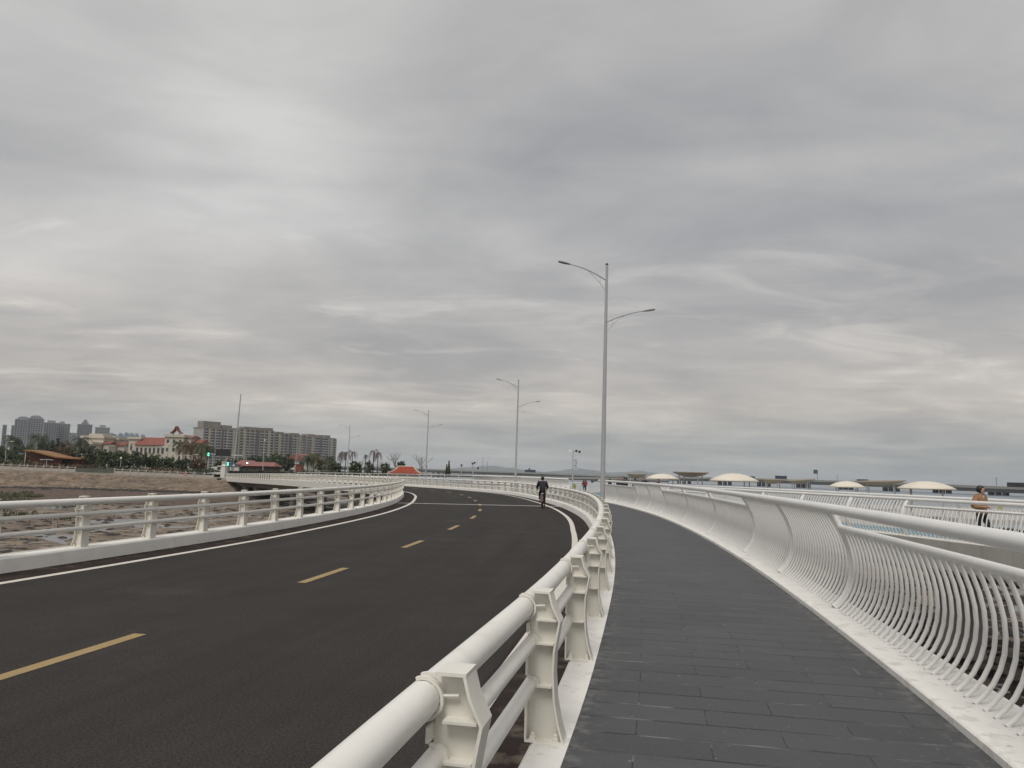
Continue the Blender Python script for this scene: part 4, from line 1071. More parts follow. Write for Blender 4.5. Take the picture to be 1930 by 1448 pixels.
bus(1922, 'dark bus on the viaduct at the right edge of the photo', M_['black'], 11)
def truck(u, label, m):
    d = min((abs((965 + (p.x / p.y) * F) - u), d) for p, d in zip(HW.p, HW.s))[1]
    p = HW.off(d, 2.5, -1.09); root = thing('truck', label, 'truck', p, HW.rz(d))
    MB().box((0, 1, 1.9), (2.4, 9, 1.5)).build('cargo_box', m, root, smooth=False)
    c = MB().prism([(-1.2, 0), (1.0, 0), (1.0, 1.1), (.55, 2.2), (-1.2, 2.2)], -1.15, 1.15, Matrix.Rotation(R(-90), 4, 'Z')); c.build('cab', M_['wht'], root, (0, -5.2, .6), smooth=False)
    for sx in (-1.0, 1.0):
        for sy in (-4.8, 2, 4):
            w_ = MB().lathe([(.5, -.15), (.5, .15)], n=12).build('wheel', M_['rubber'], root, (sx, sy, .5)); w_.rotation_euler = (0, R(90), 0)
truck(1625, 'dark truck on the viaduct between two green signs and a canopy', M_['black'])
truck(1418, 'dark truck on the viaduct right of the biggest domed canopy', M_['black'])
def hpost(u, h, label, sign=None):
    d = min((abs((965 + (p.x / p.y) * F) - u), d) for p, d in zip(HW.p, HW.s))[1]
    p = HW.off(d, 7.7, 0.0)
    root = thing('mast' if not sign else 'road_sign', label, 'mast' if not sign else 'sign', p)
    MB().tube([(0, 0, 0), (0, 0, h)], .16, 6).build('pole', M_['hwp'], root)
    if sign: MB().box((-1.5, -.2, h - 1.6), (3.6, .12, 3.4)).build('sign_panel', sign, root, smooth=False)
    else: MB().box((0, 0, h + .15), (.9, .5, .3)).build('head', M_['hwp'], root, smooth=False)
hpost(1551, 8.5, 'green road sign standing on the viaduct right of the shell canopies', M_['teal'])
hpost(1895, 5.0, 'short mast on the viaduct right of the man in the tan jacket')
hpost(1590, 4.5, 'short mast on the viaduct right of the green road sign')
hpost(925, 9.5, 'thin mast on the viaduct left of the second street lamp')
hpost(915, 13, 'taller thin mast on the viaduct, left of a shorter one')

# ------------------------------------------------------------------ shell canopies on a platform beyond the blue lane
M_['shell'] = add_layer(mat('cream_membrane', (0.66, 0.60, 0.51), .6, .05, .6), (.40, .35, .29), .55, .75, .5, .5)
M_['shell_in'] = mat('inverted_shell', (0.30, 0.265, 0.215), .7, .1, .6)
pf = MB(); pf.box((0, 0, -.2), (62, 40, .4)); o = pf.build('platform', M_['pale_path'], loc=(44, 92, -1.35), smooth=False, rz=R(-14)); o['kind'] = 'structure'
for u, w_, vt, vb, inv, Y, lab in ((1200, 36, 892.5, 902, 1, 92, 'small tilted bowl-shaped canopy right of the nearest lamp pole'),
                               (1248, 62, 893, 903, 0, 86, 'cream domed canopy left of the largest bowl canopy'),
                               (1302, 66, 889.5, 898.5, 1, 80, 'largest brown bowl-shaped canopy between two cream domes'),
                               (1383, 92, 892.5, 907.5, 0, 78, 'cream domed canopy right of the largest bowl canopy'),
                               (1456, 42, 903, 911.5, 1, 88, 'brown bowl-shaped canopy right of the middle domed canopy'),
                               (1509, 52, 902.5, 911, 2, 92, 'flat tan canopy in front of the viaduct piers, left of a small dome'),
                               (1596, 66, 907, 918.5, 0, 84, 'smaller cream domed canopy under the viaduct, left of the tan one'),
                               (1660, 88, 904.5, 914.5, 2, 88, 'wide flat tan canopy between the two right-hand domes'),
                               (1746, 104, 907.5, 922, 0, 72, 'cream domed canopy nearest the man in the tan jacket')):
    p = at(u, (vt + vb) / 2, Y); s_ = Y / F; wd = w_ * s_ / 2; hh = (vb - vt) * s_
    base = p.z - hh / 2; root = thing('canopy', lab, 'canopy', (p.x, Y, -1.35), 0, 'shell canopies on the platform')
    q = MB(); n = 28; lv = 7
    for k in range(lv + 1):
        t = k / lv; r = wd * (1 - t); zz = 1 - (1 - t) ** 2.1
        if inv: zz = -zz
        z = (base + 1.35) + (hh * (.08 + .92 * zz) if inv == 0 else hh * (1 + .92 * zz) if inv == 1 else hh * (.85 + .75 * zz))
        for j in range(n):
            a = 2 * math.pi * j / n; q.v.append((max(r, .02) * math.cos(a), max(r, .02) * math.sin(a) * .8, z + (.0 if inv != 2 else .12 * math.cos(a) * (1 - t))))
    for k in range(lv):
        for j in range(n): o_ = k * n; j2 = (j + 1) % n; q.face((o_ + j, o_ + j2, o_ + n + j2, o_ + n + j))
    q.face([lv * n + j for j in range(n)])
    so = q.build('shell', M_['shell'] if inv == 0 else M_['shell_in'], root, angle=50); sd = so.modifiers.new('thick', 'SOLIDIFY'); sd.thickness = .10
    for a in (R(20), R(110), R(200), R(290)):
        k = .74; MB().tube([(wd * k * math.cos(a), wd * k * .8 * math.sin(a), 0), (wd * k * math.cos(a), wd * k * .8 * math.sin(a), base + 1.35 + hh * (.1 if inv == 0 else .55))], .06, 7).build('column', M_['steel'], root)

# ------------------------------------------------------------------ hills far across the water
M_['hill'] = mat('far_hill', (0.05, 0.07, 0.06), .95, .2, .002)
for pts in (((780, 8), (830, 16), (880, 36), (925, 52), (960, 40), (1010, 20), (1050, 8)), ((1000, 6), (1050, 26), (1088, 50), (1110, 40), (1150, 24), (1180, 30), (1205, 44), (1235, 30), (1275, 12), (1330, 4))):
    Y = 8600; b = MB(); n = 40; xs = [at(u, 893, Y).x for u, h in pts]; hs = [h * 1.6 for u, h in pts]
    for i in range(n + 1):
        x = xs[0] + (xs[-1] - xs[0]) * i / n
        k = max(j for j in range(len(xs)) if xs[j] <= x + 1e-6); k = min(k, len(xs) - 2); t = (x - xs[k]) / (xs[k + 1] - xs[k]); t = t * t * (3 - 2 * t)
        h = hs[k] * (1 - t) + hs[k + 1] * t + 4 * noise.noise((x * .01, 0, 0))
        for j, (yy, f) in enumerate(((-700, 0), (-350, .62), (0, 1), (500, .5), (900, 0))): b.v.append((x, Y + yy, -5 + max(0, h) * f))
    for i in range(n):
        for j in range(4): a = i * 5 + j; b.face((a, a + 1, a + 6, a + 5))
    o = b.build('hills', M_['hill']); o['kind'] = 'structure'

# camera pole and other posts
def camera_pole(u, v0, v1, Y, label, arms):
    p = at(u, v1, Y); h = (v1 - v0) * Y / F; root = thing('camera_pole', label, 'camera pole', p)
    MB().tube([(0, 0, 0), (0, 0, h)], [.11, .07], 8).build('pole', M_['lamp'], root)
    for (x, z, kind) in arms:
        if kind == 'cam':
            a = MB().tube([(0, 0, z), (x, 0, z)], .03, 6); ao = a.build('arm', M_['lamp'], root)
            MB().lathe([(.05, 0), (.16, .05), (.16, .28), (.05, .33)], n=10).build('camera', M_['black'], ao, (x, 0, z - .16))
        if kind == 'speaker': MB().prism([(-.25, -.18), (.25, -.3), (.25, .3), (-.25, .18)], -.2, .2).build('speaker', M_['fascia'], root, (x, 0, z), smooth=False)
        if kind == 'banner':
            q = MB().box((0, 0, 0), (.52, .03, 1.5)); bo = q.build('banner', mat('pale_banner', (.45, .47, .52), .7, .05), root, (x, 0, z), smooth=False)
            for kx, (bx, bz, w_, t_) in enumerate(((-.05, .45, .3, .4), (.06, .1, .22, -.5), (-.08, -.2, .3, .3), (.02, -.5, .2, -.2))):
                MB().box((0, 0, 0), (w_, .01, .10), 0, Matrix.Translation((bx, -.022, bz)) @ Matrix.Rotation(t_, 4, 'Y')).build('mark', M_['navy'], bo, smooth=False)
camera_pole(1079, 850, 924, 106, 'camera pole with blue-marked banner beside the couple on the plaza', [(-.45, 5.4, 'speaker'), (.9, 5.3, 'cam'), (.45, 5.4, 'cam'), (.42, 3.6, 'banner')])
camera_pole(891, 873, 899, 128, 'short camera pole behind the outer fence left of the second lamp', [(-.1, 2.2, 'cam'), (.25, 2.35, 'cam'), (.85, 1.45, 'cam')])
camera_pole(869, 877, 898, 132, 'dark headed post behind the outer fence right of the cypress', [(0.02, 1.9, 'cam')])
camera_pole(803, 878, 897, 140, 'dark headed post beside the red tiled roof', [(0.02, 1.7, 'cam')])
o = MB().lathe([(.01, -.02), (.25, -.02), (.25, .02), (.01, .02)], n=16, sy=1.5).build('round_sign', mat('yellow_green_sign', (.20, .24, .04), .5, .05), loc=at(1082.5, 917, 112.6)); o.rotation_euler = (R(90), 0, 0); tag(o, 'yellow green round sign on the low white railing left of the couple', 'sign')
o = MB().box((0, 0, 0), (.14, .03, .11)).build('warning_sign', mat('pale_yellow_sign', (.38, .37, .13), .5, .05), loc=RC.off(RC.at_y(27.7), 5.95, .95), smooth=False); tag(o, 'small pale yellow sign on the far white fence right of the man in tan', 'sign')
# birds
def bird(u, v, Y, w_, label, rz):
    b = MB(); k = w_
    b.tube([(0, -.22 * k, 0), (0, -.1 * k, .01), (0, .1 * k, .01), (0, .24 * k, .02)], [.01 * k, .05 * k, .06 * k, .015 * k], 7)
    for s_ in (-1, 1):
        b.prism([(0, 0), (.35 * k * s_, .16 * k), (.62 * k * s_, .08 * k), (.62 * k * s_, .06 * k), (.33 * k * s_, .13 * k), (0, -.03 * k)], -.08 * k, .09 * k)
    o = b.build('bird', M_['black'], loc=at(u, v, Y), rz=rz); tag(o, label, 'bird')
bird(987, 777, 90, .36, 'dark bird flying right of the second street lamp', R(40)); bird(781, 712, 120, .45, 'tiny bird flying high left of the second street lamp', R(20))
hw2 = thing('viaduct', 'lower slip road viaduct in front of the long one, left of the nearest lamp', 'viaduct', at(1000, 899, 640))
HW2 = Curve([at(*q) for q in ((700, 890, 640), (860, 893.5, 645), (1000, 897.3, 640), (1090, 899.3, 630), (1180, 901, 620), (1260, 903, 610))])
sweep('deck', HW2, [(-4, -.9), (4, -.9), (4, -1.4), (2.5, -2.6), (-2.5, -2.6), (-4, -1.4)], 0, HW2.len, M_['hw'], 12, None, hw2, hw2.location)
sweep('parapet', HW2, [(-3.9, -.89), (-3.9, 0), (-3.6, 0), (-3.6, -.89)], 0, HW2.len, M_['hw'], 12, None, hw2, hw2.location)
for d in frange(20, HW2.len - 20, 40):
    p = HW2.off(d, 0); MB().box((0, 0, .0), (2.2, 2.0, p.z + 2.8)).build('pier', M_['hwp'], hw2, (p.x - hw2.location.x, p.y - hw2.location.y, (p.z - 2.65 - 5.5) / 2 - hw2.location.z), 0, False)

# ------------------------------------------------------------------ the city behind the shore
def facade(name, label, p, w, d, h, rz, mw, mwin, floors, bays, roof=None, win=(.62, .55), balc=None, group=None, cat='building', cap=True, mroof=None, pilaster=0):
    """front face towards local -Y; up to 100 windows are parts, the rest one stuff part"""
    root = thing(name, label, cat, p, rz, group)
    b = MB().box((0, 0, h / 2), (w, d, h)); b.build('wall', mw, root, smooth=False)
    fh, bw = h / floors, w / bays; n = 0; src = None; rest = MB()
    ww, wh = bw * win[0], fh * win[1]
    cells = [(i, k) for k in range(floors - 1, -1, -1) for i in range(bays)]
    lim = 100 if len(cells) > 100 else 101
    for i, k in cells:
        c = (-w / 2 + bw * (i + .5), -d / 2 - .06, fh * (k + .5))
        if n < lim:
            if src is None: src = MB().box((0, 0, 0), (ww, .1, wh)).build('window', mwin, root, c, 0, False)
            else: inst(src, root, c)
        else: rest.box(c, (ww, .1, wh))
        n += 1
    if rest.v: o = rest.build('window', mwin, root, smooth=False); o['kind'] = 'stuff'
    if balc:
        b0 = None
        for k in range(1, floors):
            c = (0, -d / 2 - .55, fh * k)
            if b0 is None: b0 = MB().box((0, 0, 0), (w * .985, 1.0, fh * .26)).build('balcony_band', balc, root, c, 0, False)
            else: inst(b0, root, c)
    if pilaster:
        p0 = None
        for i in range(pilaster + 1):
            c = (-w / 2 + w * i / pilaster, -d / 2 - .7, h / 2)
            if p0 is None: p0 = MB().box((0, 0, 0), (bw * .35, 1.5, h - .1)).build('pilaster', mw, root, c, 0, False)
            else: inst(p0, root, c)
    if cap: MB().box((0, 0, h + .5), (w + 1.0, d + 1.0, 1.0)).build('cornice', mroof or mw, root, smooth=False)
    for x, ww_, hh in roof or ():
        MB().box((x, 0, h + 1.02 + hh / 2), (ww_, d * .6, hh)).build('roof_block', mroof or mw, root, smooth=False)
    return root
M_['apt'] = add_layer(mat('apartment_render', (0.32, 0.31, 0.29), .85, .08, .04), (.20, .19, .18), .5, .75, .05, .5, stretch=(1, 1, .3))
M_['apt2'] = mat('beige_apartment_render', (0.28, 0.255, 0.21), .85, .1, .05)
M_['aptg'] = mat('grey_tower_render', (0.25, 0.25, 0.265), .85, .1, .03)
M_['stair'] = mat('brown_grey_cladding', (.12, .105, .10), .8, .15, .3); M_['sandy'] = mat('sand_cladding', (.40, .345, .25), .8, .1, .3)
M_['win'] = mat('dark_window', (0.045, 0.053, 0.068), .25, .35, .25)
M_['winb'] = mat('bluish_window', (0.06, 0.085, 0.12), .25, .3, .2)
M_['balc'] = mat('balcony_front', (0.46, 0.44, 0.41), .8, .12, .2)
M_['roofg'] = mat('grey_brown_roof', (0.22, 0.195, 0.17), .85, .2, .2)
M_['cream'] = mat('cream_wall', (0.50, 0.455, 0.375), .85, .08, .1)
M_['tile'] = mat('red_roof_tile', (0.205, 0.060, 0.042), .7, .2, .6)
M_['pink'] = mat('faded_red_roof', (0.23, 0.095, 0.085), .75, .15, .5)
M_['brown'] = mat('brown_timber', (0.085, 0.05, 0.035), .8, .2, .6)
LB = -0.6
def gp(u, Y): q = at(u, 880, Y); return Vector((q.x, Y, LB))
def hz(u, v, Y): return at(u, v, Y).z - LB
# long apartment blocks, receding to the right
def block(u0, Y0, v0, u1, Y1, v1, label, bays, floors, mw, roof, pil):
    a, c = gp(u0, Y0), gp(u1, Y1); dv = c - a; m_ = (a + c) / 2; h = (hz(u0, v0, Y0) + hz(u1, v1, Y1)) / 2
    rz = math.atan2(dv.y, dv.x); nrm = Vector((-dv.y, dv.x, 0)).normalized() * 9
    r_ = facade('apartment_block', label, m_ + nrm, dv.length, 18, h, rz, mw, M_['win'], floors, bays, roof, (.80, .60), M_['balc'], 'long grey apartment blocks', pilaster=pil, mroof=M_['roofg'])
    W_ = dv.length; rr = random.Random(bays * 7 + int(u0))
    for k in range(3):
        fx = (-.34 + .33 * k + rr.uniform(-.04, .04)) * W_
        MB().box((0, 0, h / 2), (W_ * rr.uniform(.045, .07), 2.2, h - .2)).build('stair_bay', M_['stair'] if (k + bays) % 2 else M_['sandy'], r_, (fx, -9.6, 0), smooth=False)
    return r_
block(378, 842, 808, 446, 880, 810, 'tallest left section of the long grey apartment block, behind the thin mast', 12, 14, M_['apt'], [(-10, 22, 7), (10, 12, 4)], 6)
block(447, 882, 809, 512, 925, 813, 'second section of the long grey apartment block with a beige middle bay', 14, 14, M_['apt2'], [(0, 30, 2.5), (22, 10, 3)], 7)
block(513, 930, 819, 573, 985, 821, 'lower third section of the long grey apartment block above the gabled house', 14, 13, M_['apt2'], [(-15, 14, 2), (14, 16, 2)], 7)
block(574, 990, 824, 630, 1050, 827, 'last and lowest section of the long grey apartment block at its right end', 16, 13, M_['apt'], [(-16, 16, 3), (3, 10, 3), (19, 12, 3.5)], 4)
facade('tower', 'blue grey slab tower behind the left end of the long apartment block', gp(379, 1500), 17, 16, hz(379, 801, 1500), 0, M_['aptg'], M_['winb'], 22, 4, [(-4, 4, 4)], (.7, .6))
for u, w_, v, Y, lab, rf in ((35, 25, 792, 1250, 'left half of the twin domed apartment tower at far left', [(0, 16, 4)]), (59, 25, 790, 1260, 'right half of the twin domed apartment tower at far left', [(0, 18, 4)]),
                          (89, 24, 798, 1350, 'wide grey apartment tower right of the twin domed tower', [(0, 12, 4)]), (112, 22, 800, 1380, 'grey apartment tower joined to the wide one on its right', [(-2, 8, 4)]),
                          (153, 24, 801, 1450, 'grey apartment tower standing alone with stepped top', [(0, 12, 4), (0, 6, 9)]), (187, 24, 807, 1550, 'smallest grey apartment tower above the cream buildings', [(0, 10, 5)]),
                          (133, 20, 817, 1700, 'low pale tower between two grey apartment towers', []), (19, 8, 803, 1400, 'narrow brown tower edge left of the twin domed tower', []), (1, 6, 802, 1500, 'dark tower cut by the left edge of the photo', []),
                          (205, 16, 819, 1800, 'low hazy block right of the smallest grey tower', [(0, 8, 3)]), (216, 14, 822, 1850, 'hazy block left of the sail shaped towers', [])):
    wd = w_ * Y / F
    r = facade('apartment_tower', lab, gp(u, Y), wd, 16, hz(u, v, Y), math.asin(-gp(u, Y).x / gp(u, Y).length) + R((u * 7) % 8 - 4), M_['aptg'], M_['win'], 20, 6, [], (.62, .6), M_['aptg'] if u in (89, 112, 153) else None, 'grey apartment towers on the skyline', pilaster=3 if u < 70 else 0)
    for x, ww, hh in rf:
        h = hz(u, v, Y)
        if u < 70: q = MB(); q.prism([(-wd * .42, 0), (wd * .42, 0), (wd * .36, 2.4), (wd * .2, 4.6), (-wd * .2, 4.6), (-wd * .36, 2.4)], -7, 7); q.build('roof_dome', M_['aptg'], r, (0, 0, h + 1.02), smooth=False)
        else: MB().box((x, 0, h + 1.02 + hh / 2), (ww, 9, hh)).build('roof_block', M_['aptg'], r, smooth=False)
M_['sail'] = mat('blue_glass_sail', (0.13, 0.19, 0.25), .3, .2, .02)
for i, (u, v) in enumerate(((223, 816), (234, 815), (243.5, 816), (253, 817), (265, 819))):
    Y = 2200; p = gp(u, Y); h = hz(u, v, Y); w_ = 9 * Y / F; root = thing('sail_tower', ('first', 'second', 'third', 'fourth', 'last')[i] + ' from the left of five sail shaped glass towers', 'tower', p, 0, 'sail shaped glass towers')
    q = MB(); pr = [(-w_ / 2, 0), (w_ / 2, 0), (w_ / 2, h * .62), (w_ * .40, h * .8), (w_ * .15, h * .95), (-w_ * .08, h), (-w_ * .3, h * .92), (-w_ * .5, h * .72)]
    q.prism(pr, -8, 8); q.build('glass_skin', M_['sail'], root, smooth=False)
    f = None
    for k in range(1, 12):
        z = h * .7 * k / 12
        if f is None: f = MB().box((0, 0, 0), (w_ * .98, .4, h * .012)).build('floor_line', M_['aptg'], root, (0, -8.15, z), 0, False)
        else: inst(f, root, (0, -8.15, z))
def gable(name, label, u, Y, w_, d, vtop_wall, vroof, mw, mr, cat='house', rz=0.0, wins=3, hip=0.0, group=None, axis='x', floors=1):
    p = gp(u, Y); h = hz(u, vtop_wall, Y); rh = hz(u, vroof, Y) - h; root = thing(name, label, cat, p, rz, group)
    MB().box((0, 0, h / 2), (w_, d, h)).build('wall', mw, root, smooth=False)
    b = MB(); e = .6; X, Y_ = w_ / 2 + e, d / 2 + e
    if axis == 'x': pts = [(-X, -Y_, h), (X, -Y_, h), (X, Y_, h), (-X, Y_, h), (-X + hip, 0, h + rh), (X - hip, 0, h + rh)]; fs = [(0, 1, 5, 4), (2, 3, 4, 5), (1, 2, 5), (3, 0, 4), (3, 2, 1, 0)]
    else: pts = [(-X, -Y_, h), (X, -Y_, h), (X, Y_, h), (-X, Y_, h), (0, -Y_ + hip, h + rh), (0, Y_ - hip, h + rh)]; fs = [(0, 1, 4), (1, 2, 5, 4), (2, 3, 5), (3, 0, 4, 5), (3, 2, 1, 0)]
    b.v = [(x, y, z + .003) for x, y, z in pts]
    for f in fs: b.face(f)
    b.build('roof', mr, root, smooth=False)
    s0 = None
    for k in range(floors):
        for i in range(wins):
            c = (-w_ / 2 + w_ * (i + .5) / wins, -d / 2 - .05, h * (k + .55) / floors)
            if s0 is None: s0 = MB().box((0, 0, 0), (w_ / wins * .5, .09, h / floors * .45)).build('window', M_['win'], root, c, 0, False)
            else: inst(s0, root, c)
    return root
# cream halls with red roofs
facade('hall', 'cream stepped building left of the smaller cream building', gp(184, 335), 9.5, 12, hz(184, 827, 335), 0, M_['cream'], M_['win'], 3, 1, [(0, 6, 1.0)], (.25, .25))
facade('hall', 'smaller cream building right of the stepped cream one', gp(215, 345), 7.5, 12, hz(215, 830, 345), 0, M_['cream'], M_['win'], 3, 1, [(0, 3, .7)], (.2, .25))
facade('hall', 'low cream wing with dark window under the stepped building', gp(168, 325), 6, 10, hz(168, 838, 325), 0, M_['cream'], M_['win'], 2, 2, [], (.5, .35))
gable('annex', 'little red roofed annex between the two cream buildings', 203, 331, 2.6, 6, 837, 832, M_['cream'], M_['tile'], 'house', 0, 1)
gable('annex', 'little red roofed annex right of the smaller cream building', 231, 340, 3, 6, 840, 834, M_['cream'], M_['tile'], 'house', 0, 1)
facade('hall', 'cream end wing left of the long red roofed hall', gp(261, 312), 4.6, 10, hz(261, 829, 312), 0, M_['cream'], M_['win'], 2, 2, [], (.3, .4))
gable('hall', 'long cream hall with a big red tiled roof', 297, 310, 13.5, 12, 840, 825, M_['cream'], M_['tile'], 'building', 0, 8, .3, None, 'x', 2)
facade('hall', 'cream tower block under the little temple roof', gp(334, 300), 7.2, 9, hz(334, 825, 300), 0, M_['cream'], M_['win'], 4, 3, [], (.35, .4))
gable('wing', 'cream wing with red window bay right of the temple roof tower', 352, 302, 5.5, 9, 826, 821, M_['cream'], M_['pink'], 'building', 0, 2, .2, None, 'x', 2)
gable('wing', 'lower red roofed wing beside the long apartment block', 372, 303, 4.5, 8, 835, 829, M_['cream'], M_['tile'], 'building', 0, 2, .2, None, 'x', 2)
gate = thing('roof_pavilion', 'little temple roof with swept eaves on top of the cream tower', 'pavilion', (gp(328, 297).x, 297, at(328, 825, 297).z + .55))
for x in (-1.2, 1.2): MB().box((x, 0, .5), (.18, .8, 1.0)).build('post', M_['brown'], gate, smooth=False)
b = MB(); b.prism([(-2.2, 1.0), (-1.9, 1.0), (-1.1, 1.5), (-.5, 2.3), (0, 3.2), (.5, 2.3), (1.1, 1.5), (1.9, 1.0), (2.2, 1.0), (2.0, 1.35), (1.3, 1.85), (.65, 2.7), (.12, 3.9), (-.12, 3.9), (-.65, 2.7), (-1.3, 1.85), (-2.0, 1.35)], -1.2, 1.2)
b.build('roof', M_['tile'], gate, smooth=False)
# temple roof by the outer fence
TR = gp(766, 178); TR.z = at(766, 892.5, 178).z - 2.4
tr = thing('temple_pavilion', 'orange red tiled hipped roof with cream ridges above the railing', 'pavilion', TR)
M_['otile'] = mat('orange_glazed_tile', (0.42, 0.068, 0.024), .5, .15, 1.0); M_['ridge'] = mat('cream_ridge', (0.50, 0.42, 0.33), .7, .08, .5)
X0, Y0_, zt = 3.85, 3.0, 2.4; prof = [(0, 0), (.25, .22), (.55, .58), (.80, 1.05), (1.0, 1.6)]   # swept: inset fraction, rise
b = MB(); rings = []
for t, r in prof:
    x, y = X0 - t * 2.1, Y0_ - t * 2.85; rings.append([(-x, -y, zt + r), (x, -y, zt + r), (x, y, zt + r), (-x, y, zt + r)])
for k in range(len(rings) - 1):
    for j in range(4): b.quad(rings[k][j], rings[k][(j + 1) % 4], rings[k + 1][(j + 1) % 4], rings[k + 1][j])
b.quad(*rings[-1])
rb_ = MB()
for k in range(17):                                                                  # tile ribs on the front and back slopes
    x = -3.7 + 7.4 * k / 16
    pts = [(max(-(X0 - t * 2.1), min(X0 - t * 2.1, x)), -(Y0_ - t * 2.85) - .02, zt + r + .02) for t, r in prof if abs(x) <= X0 - t * 2.1 + .02]
    if len(pts) > 1: rb_.tube(pts, .13, 5)
b.build('roof', mat('tile_valley_shade', (.17, .024, .010), .6, .15, 1.0), tr, fix=False, angle=20)  # tile colour darkened to paint in the shade between the ribs
ro_ = rb_.build('tile_ribs', M_['otile'], tr)
MB().tube([rings[-1][0], rings[-1][1]], .17, 6).build('ridge', M_['ridge'], tr)
for j, sx in ((0, -1), (1, 1), (2, 1), (3, -1)): MB().tube([tuple(r[j]) for r in rings], .15, 6).build('hip_ridge', M_['ridge'], tr)
MB().box((0, 0, 1.15), (6.2, 4.6, 2.5)).build('wall', M_['cream'], tr, smooth=False)
# low red roofed house and the gabled one near the road
gable('house', 'low house with faded red roof and a bright floodlight at its end', 493, 205, 8.0, 6, 879, 871, M_['brown'], M_['pink'], 'house', 0, 5, 1.0)
gable('house', 'small pink roofed end of the low house, lit by a floodlight', 466, 206, 4.0, 6, 876, 868, M_['cream'], M_['pink'], 'house', 0, 1, .8)
fl = thing('floodlight', 'bright white floodlight on the low red roofed house', 'floodlight', at(466, 873, 202)); MB().box((0, 0, 0), (.3, .2, .26)).build('lens', mat('lit_lens', (.9, .9, .9), .4, .02, emit=(1, .95, .92, 4)), fl, smooth=False); MB().box((0, .16, 0), (.5, .1, .42)).build('housing', M_['black'], fl, smooth=False)
gable('house', 'white gabled house with pinkish roof behind the palms', 574, 235, 7.5, 8, 868, 856, M_['fascia'], M_['pink'], 'house', R(-20), 2, 0, None, 'y', 2)
MB().box((0, 0, 0), (1, 1, 1))
rb = MB().box((0, 0, 1.2), (2.2, 2.2, 2.4)); rb.box((0, 0, 2.5), (2.5, 2.5, .18)); tag(rb.build('kiosk', M_['tile'], loc=gp(564, 228) + Vector((0, 0, .9)), smooth=False), 'small dark red kiosk in front of the gabled house', 'kiosk')
# wooden pavilion with a sweeping roof
wp = thing('timber_pavilion', 'brown timber pavilion with an orange roof sweeping up to the left', 'pavilion', gp(112, 196)); S_ = 196 / F
def hp_(v): return hz(112, v, 196)
prof = [(60, 849.5), (75, 851), (90, 854.5), (105, 858), (118, 860.8), (135, 862), (165, 863)]
X = lambda u: (u - 112) * S_
roofp = [(X(u), hp_(v)) for u, v in prof]
MB().prism(roofp + [(x, z - .32) for x, z in reversed(roofp)], -3.6, 4.5).build('roof', mat('orange_shingle', (.24, .115, .04), .75, .25, 1.5), wp, smooth=False)
for nm, a, c in (('wall', 61.5, 103), ('wall', 106, 122), ('wall', 146, 163)):
    pp_ = [(x, z - .34) for x, z in roofp if X(a) <= x <= X(c)]
    def zr(x):
        for (x0, z0), (x1, z1) in zip(roofp, roofp[1:]):
            if x0 <= x <= x1: return z0 + (z1 - z0) * (x - x0) / (x1 - x0) - .34
        return roofp[-1][1] - .34
    poly = [(X(a), 0), (X(c), 0)] + [(X(c) + (X(a) - X(c)) * i / 6, zr(X(c) + (X(a) - X(c)) * i / 6)) for i in range(7)]
    MB().prism(poly, -1.6, 4).build(nm, mat('red_brown_boards', (.12, .04, .03), .8, .2, .8), wp, smooth=False)
MB().box((X(60.7), -3.0, hp_(850) / 2 - .2), (.18, .25, hp_(850) - .4)).build('end_post', M_['ridge'], wp, smooth=False)
for u in (157, 160.5): MB().box((X(u), -1.7, .9), (.4, .1, 1.8)).build('door', mat('blue_door', (.07, .12, .18), .6, .1), wp, smooth=False)
# white hoarding sheets and dark fence near the junction
for u, w_, v, lab in ((407, 2.2, 880, 'white hoarding panel at the junction behind the balustrade'), (415, 1.6, 878, 'taller white hoarding panel left of the traffic light'), (424, 2.4, 880, 'wide white hoarding panel under the lower traffic light'), (435, 1.5, 881, 'white hoarding panel right of the lower traffic light'), (443, 1.8, 881.5, 'white hoarding panel under the blue sign')):
    p = gp(u, 188); h = hz(u, v, 188); q = MB().box((0, 0, h / 2), (w_, .12, h))
    for k in range(4): q.box((-w_ / 2 + w_ * (k + .5) / 4, -.09, h / 2), (.06, .06, h - .1))
    tag(q.build('hoarding', M_['fascia'], loc=p, smooth=False), lab, 'hoarding', 'white hoarding panels at the junction')
o = MB().box((0, 0, .75), (22, .15, 1.5)); o.box((0, -.1, 1.45), (22, .08, .08)); tag(o.build('dark_fence', M_['black'], loc=gp(428, 184) + Vector((3, 0, -.2)), smooth=False), 'dark fence running behind the balustrade at the junction', 'fence')
# car near the hoarding
def car(u, Y, label, m, rz=0):
    p = gp(u, Y); root = thing('parked_car', label, 'car', p, rz)
    MB().prism([(-2.2, .35), (2.2, .35), (2.25, .75), (1.2, .9), (.55, 1.4), (-1.2, 1.42), (-1.9, .95), (-2.25, .85)], -.85, .85).build('body', m, root, angle=50)
    MB().prism([(-1.55, .97), (1.0, .97), (.5, 1.33), (-1.15, 1.35)], -.862, .862).build('window', M_['black'], root)
    for x in (-1.35, 1.4):
        for y in (-.8, .8): w_ = MB().lathe([(.33, -.1), (.33, .1)], n=14).build('wheel', M_['rubber'], root, (x, y, .33)); w_.rotation_euler = (R(90), 0, 0)
car(412, 182.5, 'silver parked car in front of the white hoarding panels', M_['fascia'])
